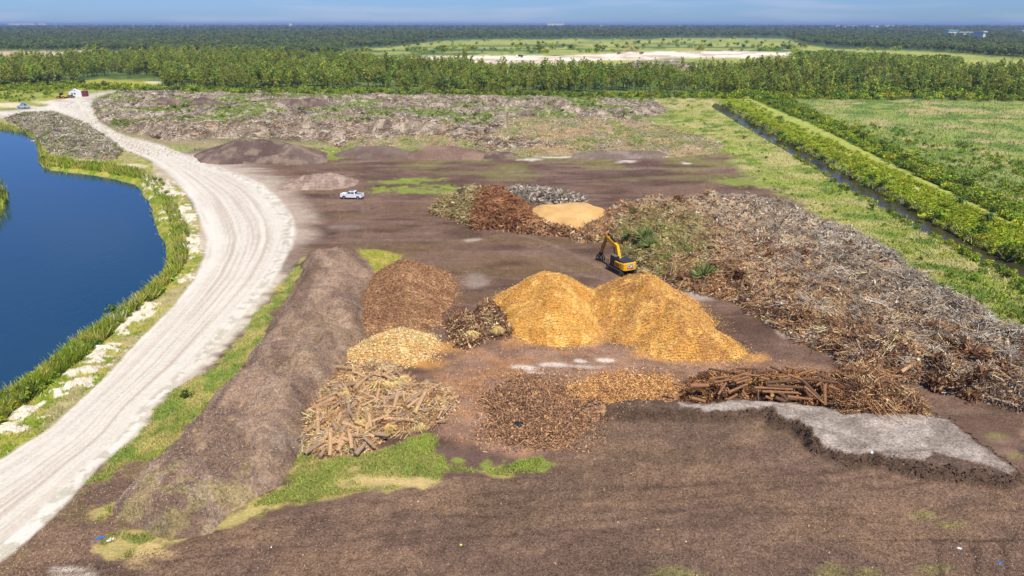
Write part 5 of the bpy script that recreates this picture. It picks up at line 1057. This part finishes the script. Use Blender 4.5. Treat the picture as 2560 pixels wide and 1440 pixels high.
# --- excavator: x forward, y left
ex_, ey_ = G(1537, 682); hd = math.atan2(5.2, -2.5)
ex_ = float(ex_)+1.3*math.sin(hd); ey_ = float(ey_)-1.3*math.cos(hd)
E = empty('excavator', (ex_, ey_, float(hz(ex_, ey_))+.02), hd); tag(E, 'yellow tracked excavator with grapple arm raised beside the brush field', 'excavator')
for sy in (1.28, -1.28):
    pf = []
    for k in range(9): a = PI/2+PI*k/8; pf.append((-2.05+.46*math.cos(a), .5+.46*math.sin(a)))
    for k in range(9): a = -PI/2+PI*k/8; pf.append((2.05+.46*math.cos(a), .5+.46*math.sin(a)))
    t = MB().prism(pf, sy-.3, sy+.3).build('track', M_blk, E)
    w = MB()
    for k in range(8): w.cyl((-1.7+.49*k, sy, .32), .19, .5, 12)
    w.cyl((-2.05, sy, .5), .3, .64, 14); w.cyl((2.05, sy, .5), .3, .64, 14); w.build('roller', M_steel, t)
    g = MB()
    for k in range(22): g.box(-2.1+.2*k, -2.02+.2*k, sy-.31, sy+.31, .94, 1.0)
    g.build('track_shoe', M_steel, t)
MB().box(-1.2, 1.2, -1.0, 1.0, .35, 1.0).cyl((0, 0, 1.05), .75, .25, 20, 'z').build('undercarriage', M_blk, E)
MB().box(-1.9, 1.7, -1.45, 1.45, 1.15, 1.42).build('turntable_deck', M_hood, E, .03)
cw = MB(); pf = [(-2.1, -1.45), (-2.65, -1.32), (-2.86, -.95), (-2.92, 0), (-2.86, .95), (-2.65, 1.32), (-2.1, 1.45), (-1.55, 1.45), (-1.55, -1.45)]
n0 = len(cw.V); cw.V += [(x, y, 1.22) for x, y in pf]+[(x*.99, y, 2.42) for x, y in pf]; k = len(pf)
cw.F += [tuple(range(k)), tuple(range(2*k-1, k-1, -1))]+[(i, k+i, k+(i+1) % k, (i+1) % k) for i in range(k)]; cw.build('counterweight', M_yel, E, .04)
MB().box(-1.55, .1, .78, 1.47, 1.42, 2.3).build('side_panel', M_yel, E, .03); MB().box(-1.55, .9, -1.47, -.75, 1.42, 2.25).build('side_panel', M_yel, E, .03)
v = MB()
for k in range(5): v.box(-1.4, -.1, 1.471, 1.49, 1.55+.13*k, 1.61+.13*k)
v.build('vent', M_blk, E)
hd_ = MB().box(-2.25, -.1, -1.25, 1.25, 2.3, 2.72, .12, .1).build('engine_hood', M_hood, E, .04)
MB().cyl((-1.0, -.7, 2.9), .08, .45, 10, 'z').build('exhaust_pipe', M_steel, hd_)
MB().box(-.1, 1.55, .42, 1.47, 1.42, 3.02, .06, .05).build('cab', M_hood, E, .04)
c_ = MB().box(.02, 1.35, 1.405, 1.478, 1.9, 2.85).box(-.1, 0, .55, 1.35, 2.2, 2.85).box(1.44, 1.56, .55, 1.35, 1.8, 2.85).build('cab_window', M_dgl, E)
MB().box(.1, 1.4, .5, 1.36, 3.0, 3.07).build('cab_roof', M_steel, E, .02)
pl_ = MB().box(-2.945, -2.92, -.62, .62, 1.55, 2.3).build('logo_plate', M_plate, E)
tcu = bpy.data.curves.new('lettering', 'FONT'); tcu.body = 'CAT'; tcu.size = .74; tcu.align_x = 'CENTER'; tcu.align_y = 'CENTER'; tcu.extrude = .01; tcu.offset = .028; tcu.space_character = .92
to = bpy.data.objects.new('tmp', tcu); C.objects.link(to); bpy.context.view_layer.update(); dg = bpy.context.evaluated_depsgraph_get()
tm = bpy.data.meshes.new_from_object(to.evaluated_get(dg)); bpy.data.objects.remove(to)
lt = link('lettering', tm, M_let, pl_, (-2.962, 0, 1.93)); lt.rotation_euler = (PI/2, 0, -PI/2)
tr_ = MB().prism([(-2.958+0, 0)], 0, 0) if False else None
B0, B1, B2, S0, S1 = (.75, -.1, 1.95), (1.75, -.1, 4.25), (5.3, -.1, 5.35), (5.0, -.1, 5.75), (6.75, -.1, 1.75)
def boom(a, b, h0, h1, w, name, mat):
    a = Vector(a); b = Vector(b); d = (b-a).normalized(); u = Vector((-d.z, 0, d.x)); o = MB(); P4 = [a+u*h0/2, b+u*h1/2, b-u*h1/2, a-u*h0/2]
    o.prism([(p.x, p.z) for p in P4], a.y-w/2, a.y+w/2); return o.build(name, mat, E, .03)
boom(B0, (1.95, -.1, 4.45), .62, .85, .55, 'boom', M_yel); boom((1.6, -.1, 4.15), B2, .85, .42, .5, 'boom', M_yel)
boom(S0, S1, .6, .42, .4, 'stick', M_yeld)
for sy in (-.5, .3): MB().bar((1.4, sy, 1.7), (2.2, sy, 4.1), .16, .16).bar((1.4, sy, 1.7), (1.8, sy, 2.9), .22, .22).build('lift_cylinder', M_blk, E)
MB().bar((2.4, -.1, 4.95), (4.9, -.1, 5.95), .2, .2).bar((2.4, -.1, 4.95), (3.8, -.1, 5.5), .28, .28).build('stick_cylinder', M_blk, E)
MB().bar((5.6, -.1, 5.0), (6.9, -.1, 2.6), .16, .16).build('bucket_cylinder', M_blk, E)
gp = MB().cyl((6.9, -.1, 1.5), .3, .6, 12).bar((6.8, -.1, 1.8), (7.1, -.1, 1.1), .5, .5).build('grapple_head', M_blk, E)
for sy in (-.55, -.1, .35):
    MB().bar((7.1, sy, 1.3), (7.75, sy, .8), .14, .22).bar((7.75, sy, .8), (7.45, sy, .12), .14, .18).bar((6.8, sy, 1.2), (6.2, sy, .7), .14, .22).bar((6.2, sy, .7), (6.5, sy, .12), .14, .18).build('grapple_tine', M_blk, gp)
MB().box(7.35, 7.8, -.6, .45, .35, 1.0).build('grapple_shell', M_steel, gp, .05)
MB().bar((.3, .9, 1.42), (.3, .9, 1.9), .04, .04).bar((1.5, 1.6, 1.5), (1.5, 1.6, 2.2), .04, .04).build('handrail', M_yel, E)

# --- pickups : x forward
def pickup(name, px, py, rz, label, paint_, sc=1.):
    x, y = G(px, py); x, y = float(x), float(y); T = empty(name, (x, y, float(hz(x, y))), rz); T.scale = (sc,)*3; tag(T, label, 'pickup truck')
    lower = [(-2.92, .55), (-2.95, .95), (-2.9, 1.38), (1.05, 1.38), (2.45, 1.30), (2.86, 1.15), (2.93, .8), (2.9, .48), (2.5, .42), (-2.6, .42)]
    b = MB().prism(lower, -.98, -.9).prism(lower, .9, .98).box(-1.0, 2.86, -.9, .9, .45, 1.3).box(-2.93, -2.78, -.9, .9, .55, 1.36).box(-2.8, -1., -.9, .9, .5, .82)
    b.build('body', paint_, T, .025)
    MB().prism([(1.05, 1.30), (2.5, 1.26), (2.84, 1.12), (2.84, 1.0), (1.05, 1.0)], -.97, .97).build('hood', paint_, T, .04)
    cabp = [(-1.12, 1.34), (-1.02, 1.90), (-.75, 1.98), (.35, 1.98), (.62, 1.92), (1.32, 1.34)]
    cb = MB(); n = len(cabp); cb.V = [(x_, -.95+(.14 if z > 1.5 else 0), z) for x_, z in cabp]+[(x_, .95-(.14 if z > 1.5 else 0), z) for x_, z in cabp]
    cb.F = [tuple(range(n)), tuple(range(2*n-1, n-1, -1))]+[((i+1) % n, i, n+i, n+(i+1) % n) for i in range(n)]; cb.build('cab', paint_, T, .03)
    for s_ in (-1, 1):
        for a, b_ in (((-.88, -.1)), ((0.0, .98))):
            w = MB(); top = b_-.28 if a >= 0 else b_
            pts_ = [(a, 1.40), (b_, 1.40), (top, 1.84), (a+.02, 1.84)]
            V0 = [(x_, s_*(.963-(.125*(z-1.34)/.5)), z) for x_, z in pts_]; V1 = [(x_, s_*(.90-(.125*(z-1.34)/.5)), z) for x_, z in pts_]
            w.V = V0+V1; w.F = [(0, 1, 2, 3), (7, 6, 5, 4), (0, 4, 5, 1), (1, 5, 6, 2), (2, 6, 7, 3), (3, 7, 4, 0)]; w.build('window', M_dgl, T)
        MB().box(1.0, 1.12, s_*1.0-.1 if s_ < 0 else .95, s_*1.0+.05 if s_ < 0 else 1.15, 1.36, 1.5).build('wing_mirror', paint_, T)
    MB().prism([(.70, 1.90), (1.30, 1.39), (1.34, 1.41), (.74, 1.93)], -.74, .74).build('windscreen', M_dgl, T)
    MB().prism([(-1.14, 1.42), (-1.06, 1.86), (-1.02, 1.86), (-1.10, 1.42)], -.72, .72).build('rear_window', M_dgl, T)
    MB().box(-.6, .3, -.5, .5, 1.975, 1.995).build('sunroof', M_dgl, T)
    MB().box(-2.78, -1.16, -.88, .88, .83, 1.16).build('bed_liner', M_blk, T)
    MB().box(-3.0, -2.9, -.9, .9, .5, .68).build('rear_bumper', M_chrome, T); MB().box(2.86, 2.98, -.92, .92, .45, .68).build('front_bumper', M_chrome, T)
    MB().box(2.86, 2.95, -.5, .5, .75, 1.05).build('grille', M_blk, T)
    for s_ in (-1, 1):
        MB().box(-2.98, -2.9, s_*.88-.09, s_*.88+.09, .95, 1.3).build('tail_light', M_red, T); MB().box(2.85, 2.93, s_*.76-.14, s_*.76+.14, .85, 1.05).build('headlight', M_chrome, T)
        for xx in (-1.9, 1.85):
            w = MB().cyl((xx, s_*.86, .4), .4, .28, 20).build('wheel', M_blk, T, .02); MB().cyl((xx, s_*.99, .4), .22, .06, 12).build('rim', M_chrome, w)
            MB().cyl((xx, s_*.93, .44), .47, .12, 20).build('wheel_arch', M_blk, T)
    return T
pickup('pickup_truck', 881, 496, math.radians(170), 'white crew cab pickup truck parked on the dark yard', M_white)
T2 = pickup('pickup_truck', 60, 271, math.radians(165), 'pale blue pickup truck with a purple load at the far left of the pond road', M_blue, 1.15)
MB().box(-1.0, .8, -.6, .6, 1.98, 2.4, .3, .1).build('roof_load', M_purp, T2, .1)
T3 = pickup('pickup_truck', 176, 245, math.radians(170), 'small grey pickup squeezed between the yellow loader and the shed', M_steel, .9)
# --- yellow loader far left
x, y = G(157, 246); Lo = empty('wheel_loader', (float(x), float(y), float(hz(x, y))), math.radians(170)); tag(Lo, 'yellow wheel loader parked left of the white shed', 'wheel loader')
MB().box(-2.6, .2, -.9, .9, .9, 1.9).build('engine_cover', M_yel, Lo, .06); MB().box(-.1, 1.3, -.8, .8, 1.0, 3.2, .1, .1).build('cab', M_dgl, Lo, .04); MB().box(.8, 2.4, -.7, .7, .8, 1.6).build('front_frame', M_yel, Lo, .05)
for s_ in (-.6, .6): MB().bar((1.3, s_, 1.7), (3.4, s_, .8), .15, .25).build('lift_arm', M_yel, Lo)
MB().prism([(3.2, .2), (4.4, .1), (4.5, .3), (3.6, .5), (3.5, 1.3), (3.2, 1.3)], -1.3, 1.3).build('bucket', M_yeld, Lo)
for xx in (-1.6, 1.6):
    for s_ in (-1, 1): w = MB().cyl((xx, s_*1.0, .75), .75, .5, 16).build('wheel', M_blk, Lo); MB().cyl((xx, s_*1.26, .75), .35, .05, 12).build('rim', M_yel, w)
# --- shed and container
x, y = G(189, 240); Sh = empty('white_shed', (float(x), float(y), float(hz(x, y))), math.radians(12)); tag(Sh, 'small white gabled shed at the far bend of the road', 'shed')
MB().box(-3.0, 2.6, -1.8, 1.8, 0, 2.9).build('wall', M_wdust, Sh); MB().prism([(-3.2, 2.86), (-.2, 4.2), (2.8, 2.86), (2.8, 2.98), (-.2, 4.35), (-3.2, 2.98)], -2.0, 2.0).build('roof', M_wdust, Sh)
MB().prism([(-2.9, 2.9), (-.2, 4.1), (2.5, 2.9)], -1.75, 1.75).build('gable', M_wdust, Sh)
MB().box(-1.6, -.7, -1.83, -1.8, 0, 2.0).build('door', M_steel, Sh); MB().box(-.1, .9, -1.83, -1.8, 1.2, 2.0).build('window', M_dgl, Sh)
x, y = G(205, 241); Co = empty('shipping_container', (float(x), float(y), float(hz(x, y))), math.radians(14)); tag(Co, 'shipping container with a maroon end wall joined to the white shed', 'container')
MB().box(-2.6, .6, -2.0, 1.6, 0, 3.4).build('white_box', M_wdust, Co, .04); m_ = MB()
m_.box(.62, 3.4, -2.0, 1.6, .1, 3.3)
m_.build('maroon_box', M_maroon, Co, .04)
r_ = MB()
for k in range(8): r_.box(.8+.32*k, .92+.32*k, -2.06, -2.0, .2, 3.2)
r_.build('rib', M_maroon, Co)
# --- quarry plant
for k, (px, py, a, lb) in enumerate(((1562, 137, .5, 'left tan screening conveyor on the white quarry sand'), (1590, 137, -.6, 'right tan screening conveyor on the white quarry sand'))):
    x, y = G(px, py); q_ = empty('conveyor', (float(x), float(y), float(hz(x, y))), k*.4); tag(q_, lb, 'conveyor')
    s_ = 1 if k == 0 else -1
    MB().bar((-9*s_, 0, 1), (9*s_, 0, 12), 1.6, .9).build('belt_arm', M_rust, q_); m_ = MB()
    for t in (-.6, 0, .6): m_.bar((9*s_*t, -1.2, 0), (9*s_*t+1, 0, 6.5+5*t), .4, .4).bar((9*s_*t+2, 1.2, 0), (9*s_*t+1, 0, 6.5+5*t), .4, .4)
    m_.build('leg', M_rust, q_); MB().box(-9*s_-2, -9*s_+2, -2, 2, 1, 4, -.6, -.6).build('hopper', M_steel, q_)
x, y = G(1575, 140); cone = Heap('quarry_sand_cone', (1500, 1650, 124, 150), lambda px, py, X, Y: 7-.55*np.hypot(X-float(x), (Y-float(y))*.35)+1.5*(fbm(X/6, Y/6, 3, 601)-.5), cmix([(222, 214, 200), (200, 186, 168)], .2, (20, 20)), M_road, step=(2.2, 1.2)); tag(cone.obj, 'low cone of white sand under the screening conveyors', 'sand heap')
x, y = G(1298, 144); q_ = empty('dump_truck', (float(x), float(y), float(hz(x, y))), PI); tag(q_, 'tiny dump truck on the far quarry haul road', 'dump truck')
MB().box(1.8, 4.2, -1.2, 1.2, .8, 3.4, .2, .1).build('cab', M_white, q_, .05); MB().prism([(-5, 1.2), (1.5, 1.2), (1.5, 3.6), (-5.4, 3.0)], -1.3, 1.3).build('dump_bed', M_hood, q_)
for xx in (-4, -2.6, 3): MB().cyl((xx, 0, .6), .6, 2.5, 12).build('wheel_pair', M_blk, q_)
# --- transmission poles
def pole_mesh(h, w=1.0):
    o = MB(); n = 8
    for z, r in ((0, w*.55), (h, w*.28)):
        for k in range(n): o.V.append((r*math.cos(2*PI*k/n), r*math.sin(2*PI*k/n), z))
    o.F = [tuple(range(n))[::-1], tuple(range(n, 2*n))]+[(k, (k+1) % n, n+(k+1) % n, n+k) for k in range(n)]
    return o
pr_pole = None
for i, (px, py, h) in enumerate(((143, 79, 48), (336, 77, 46), (221, 68, 48), (241, 70, 46), (302, 66, 46), (351, 71, 48), (361, 70, 46), (385, 70, 48), (425, 69, 46), (438, 76, 42), (447, 74, 40), (455, 77, 42), (459, 76, 42), (470, 75, 40), (474, 74, 40), (507, 70, 46), (555, 70, 44), (588, 71, 44), (641, 70, 48), (675, 71, 46), (716, 70, 48), (765, 70, 46), (807, 70, 44), (992, 70, 46), (1077, 70, 46), (1165, 70, 46), (1245, 70, 46), (1258, 70, 44), (2140, 70, 46), (2252, 70, 46), (2305, 70, 46), (2478, 70, 46), (2534, 70, 46))):
    x, y = G(px, py); x = float(x); y = float(y)
    lb = 'tallest pale power pole at the left, nearest of the line' if i == 0 else ('second tallest pale power pole on the left horizon' if i == 1 else 'thin pale power pole on the hazy horizon'); w_ = max(1.5, y/2600)
    if pr_pole is None:
        pr_pole = empty('power_pole', (x, y, 0)); tag(pr_pole, lb, 'power pole', 'transmission poles on the horizon'); pole_mesh(48, 1.6).build('shaft', M_conc, pr_pole); MB().bar((-4, 0, 41), (4, 0, 41), .5, .5).bar((-3.4, 0, 36), (3.4, 0, 36), .5, .5).build('crossarm', M_conc, pr_pole)
    else: dup(pr_pole, (x, y, 0), rng.random()*.6, (w_*.6, w_*.6, h/48), lb)
# --- pale buildings on the horizon
def far_building(px0, px1, py, h, lb, roof=None, depth=40, step=0):
    x0, y0 = G(px0, py); x1, _ = G(px1, py); w_ = float(x1-x0); r = empty('warehouse', (float(x0+x1)/2, float(y0), 0)); tag(r, lb, 'building')
    MB().box(-w_/2, w_/2, -depth/2, depth/2, 0, h).build('wall', M_wdust, r); MB().box(-w_/2-2, w_/2+2, -depth/2-2, depth/2+2, h+.1, h+h*.12).build('roof', roof or M_wdust, r)
    m_ = MB()
    for k in range(6): m_.box(-w_/2+w_*(k+.3)/6, -w_/2+w_*(k+.5)/6, -depth/2-.5, -depth/2-.1, 0, h*.5)
    m_.build('loading_door', M_steel, r)
far_building(25, 60, 66, 46, 'leftmost long white building on the horizon'); far_building(62, 90, 66, 44, 'low white building, second on the left horizon'); far_building(98, 117, 66, 46, 'short white building, third on the left horizon')
far_building(1368, 1410, 67, 44, 'large white building alone on the central horizon'); far_building(724, 732, 68, 42, 'tiny white block on the horizon left of centre')
far_building(2362, 2384, 92, 20, 'white building with a teal roof among the right hand woods', M_teal, 30); far_building(2388, 2408, 92, 14, 'low white hall right of the teal roofed one'); far_building(2410, 2438, 92, 14, 'longest low white hall among the right hand woods'); far_building(2441, 2447, 104, 22, 'small white tower house below the halls'); far_building(2544, 2553, 88, 16, 'white house at the far right among trees')
for k, (a, b) in enumerate(((2085, 2095), (2108, 2118), (2122, 2140), (2172, 2180), (2184, 2192), (2208, 2216), (2226, 2231), (2266, 2274), (1855, 1866), (2212, 2224), (1690, 1700), (1500, 1512))): far_building(a, b, 72 if k < 8 else 70, 24, 'small white building far off on the hazy horizon'); 
for o in C.objects:
    if o.get('label') == 'small white building far off on the hazy horizon': o['group'] = 'small white buildings on the horizon'

# ============================================================ LITTER AND LOOSE CHIPS
def lump(name, px, py, s_, mat, lb, cat, flat=.4, grp=None, z=0):
    r_ = random.Random(int(px)); V = []; F = []; n = 7
    for j, (zz, rr) in enumerate(((0, .8), (.45, 1), (.9, .5))):
        for k in range(n): a = 2*PI*k/n; q_ = rr*(.7+.5*r_.random()); V.append((s_[0]*q_*math.cos(a), s_[1]*q_*math.sin(a), zz*flat*s_[0]))
    for j in range(2):
        for k in range(n): F.append((j*n+k, j*n+(k+1) % n, (j+1)*n+(k+1) % n, (j+1)*n+k))
    F.append(tuple(range(2*n, 3*n))); me = bpy.data.meshes.new(name); me.from_pydata(V, [], F); x, y = G(px, py, z); o = link(name, me, mat, None, (float(x), float(y), float(hz(x, y))+z-.02)); o.rotation_euler[2] = r_.random()*3
    return tag(o, lb, cat, grp)
M_bl = plain('blue_plastic', lin(30, 110, 190), .4); M_ye = plain('yellow_plastic', lin(240, 190, 30), .4); M_dk = plain('dark_plastic', (.02, .025, .03), .4)
lump('plastic_scrap', 249, 1347, (.42, .16), M_bl, 'blue plastic scrap at the foot of the berm, lower left', 'plastic scrap'); lump('plastic_bag', 275, 1350, (.36, .26), M_white, 'crumpled white bag right of the blue scrap', 'bag')
lump('plastic_scrap', 2498, 1408, (.25, .14), M_bl, 'small blue scrap at the lower right corner', 'plastic scrap'); lump('buoy', 1164, 549, (.3, .3), M_ye, 'bright yellow ball at the foot of the domed brush pile', 'ball', 1.2, None, .5)
lump('tarp_scrap', 1298, 1062, (.9, .45), M_dk, 'dark folded tarp at the left edge of the brown shred heap', 'tarp', .4, None, .6)
lump('bottle', 678, 1366, (.12, .08), M_white, 'white scrap lying on the mulch below the grass tongue', 'litter'); lump('bottle', 2398, 1372, (.26, .12), M_white, 'white strip of litter between the wheel ruts', 'litter'); lump('pail', 2174, 1155, (.22, .2), M_white, 'small white pail under the cut edge of the grey crust', 'pail', 1.2)
lump('litter', 1152, 1361, (.13, .12), plain('lime_plastic', lin(210, 220, 90), .5), 'tiny lime yellow scrap in the middle of the mulch', 'litter')
for k, (px, py) in enumerate(((1486, 1150), (1702, 1232), (1613, 1294), (1715, 1352), (1384, 1372), (1645, 1324), (2540, 1273), (1578, 1186), (1509, 1226), (1545, 1306), (1192, 1282), (1252, 1257), (1045, 1253), (1195, 1110), (1210, 1123), (757, 1388), (2006, 1266), (2022, 1316), (2073, 1383), (1508, 1094), (2062, 1304), (1325, 922), (1195, 997), (1388, 1408))):
    lump('wood_scrap', px, py, (.10+.05*(k % 3), .05+.02*(k % 2)), (M_wdust, M_cut2, M_cut2)[k % 3], 'small pale scrap lying on the dark mulch', 'scrap', .4, 'pale scraps scattered on the mulch')
s = Soup()
FP = [(-300, 1600), (0, 1405), (240, 1400), (480, 1352), (655, 1302), (970, 1236), (1245, 1202), (1400, 1130), (1500, 1020), (2000, 1120), (2530, 1195), (2900, 1200), (2900, 1700)]
p = pts(FP, 110000, .02); n = len(p); s.chips(p, rng.uniform(.04, .10, n), rng.uniform(.014, .032, n), pal(n, [(122, 102, 88), (142, 120, 102), (90, 74, 64), (72, 60, 52), (178, 158, 136)], .12, [.4, .2, .22, .15, .03])*(.6+.8*fbm(p[:, 0]/5, p[:, 1]/3, 4, 905))[:, None])
p = pts([(1100, 880), (1500, 860), (1900, 890), (2090, 920), (1700, 1000), (1420, 1130), (1080, 1100), (1060, 980)], 14000, .02); n = len(p); s.chips(p, rng.uniform(.05, .16, n), rng.uniform(.02, .04, n), pal(n, [(176, 140, 108), (150, 116, 92), (204, 172, 134), (110, 84, 68)]))
p = pts(SW_MULCH, 9000, .02); n = len(p); s.chips(p, rng.uniform(.03, .1, n), rng.uniform(.012, .03, n), pal(n, [(160, 136, 108), (140, 116, 90), (90, 72, 60), (190, 168, 130)]))
p = pts([(560, 395), (1000, 395), (1700, 400), (1900, 410), (1960, 470), (1500, 500), (1500, 590), (1600, 690), (2000, 840), (2400, 1000), (2560, 1040), (2560, 1070), (2300, 1030), (2080, 920), (1500, 860), (1100, 900), (900, 640), (760, 620), (720, 500)], 60000, .02); n = len(p); k = (1+p[:, 1]/90)*.5
gc = gcol(p[:, 0], p[:, 1])*(1+.3*rng.standard_normal((n, 1))); s.chips(p, rng.uniform(.05, .2, n)*k, rng.uniform(.02, .05, n)*k, np.clip(gc, .01, .8), up=.6)
p = pts(ROAD, 14000, .01); p = p[np.abs(p[:, 0]) < 400]; n = len(p); gc = gcol(p[:, 0], p[:, 1])*(1+.14*rng.standard_normal((n, 1))); s.chips(p, rng.uniform(.03, .12, n), rng.uniform(.02, .05, n), np.clip(gc, .01, .8), up=.8)
tag(link('mulch_chips', s.mesh('mulch_chips'), M_soup), 'loose shredded chips strewn over the foreground mulch', None, None, 'stuff')
s = Soup(); ck = np.argwhere((rs > -17) & (rs < -2) & (PY > 1012) & (PX > 1800) & (PX < 2560)); ck = ck[rng.choice(len(ck), 1300)]; p = np.stack([gx[ck[:, 0], ck[:, 1]], gy[ck[:, 0], ck[:, 1]], HT[ck[:, 0], ck[:, 1]]], 1)+rng.standard_normal((1300, 3))*[.12, .12, .04]
s.chips(p, rng.uniform(.05, .17, 1300), rng.uniform(.04, .12, 1300), pal(1300, [(84, 68, 56), (72, 58, 48), (108, 90, 76), (60, 48, 40)])); tag(link('fallen_clods', s.mesh('fallen_clods'), M_soup), 'dark clods crumbling from the cut edge of the grey crust', None, None, 'stuff')
s = Soup(); p, i = berm.sample(22000, .04); n = len(p); s.chips(p, rng.uniform(.03, .1, n), rng.uniform(.012, .03, n), pal(n, [(164, 146, 132), (138, 120, 110), (98, 82, 76), (186, 172, 158)]))
tag(link('mulch_fibre', s.mesh('mulch_fibre'), M_soup, berm.obj), kind='stuff')

# ============================================================ HAZE
hb = MB().box(-26000, 26000, -350, 36000, -9, 60).build('haze', None, None)
hm = bpy.data.materials.new('haze'); hm.use_nodes = True; n_ = hm.node_tree.nodes; n_.clear(); vo = n_.new('ShaderNodeVolumePrincipled'); ou = n_.new('ShaderNodeOutputMaterial')
vo.inputs['Color'].default_value = (.44, .62, 1, 1); vo.inputs['Density'].default_value = 7e-5; vo.inputs['Anisotropy'].default_value = .1; hm.node_tree.links.new(vo.outputs[0], ou.inputs['Volume'])
hb.data.materials.append(hm); tag(hb, 'thin pale haze over the whole plain', None, None, 'stuff')
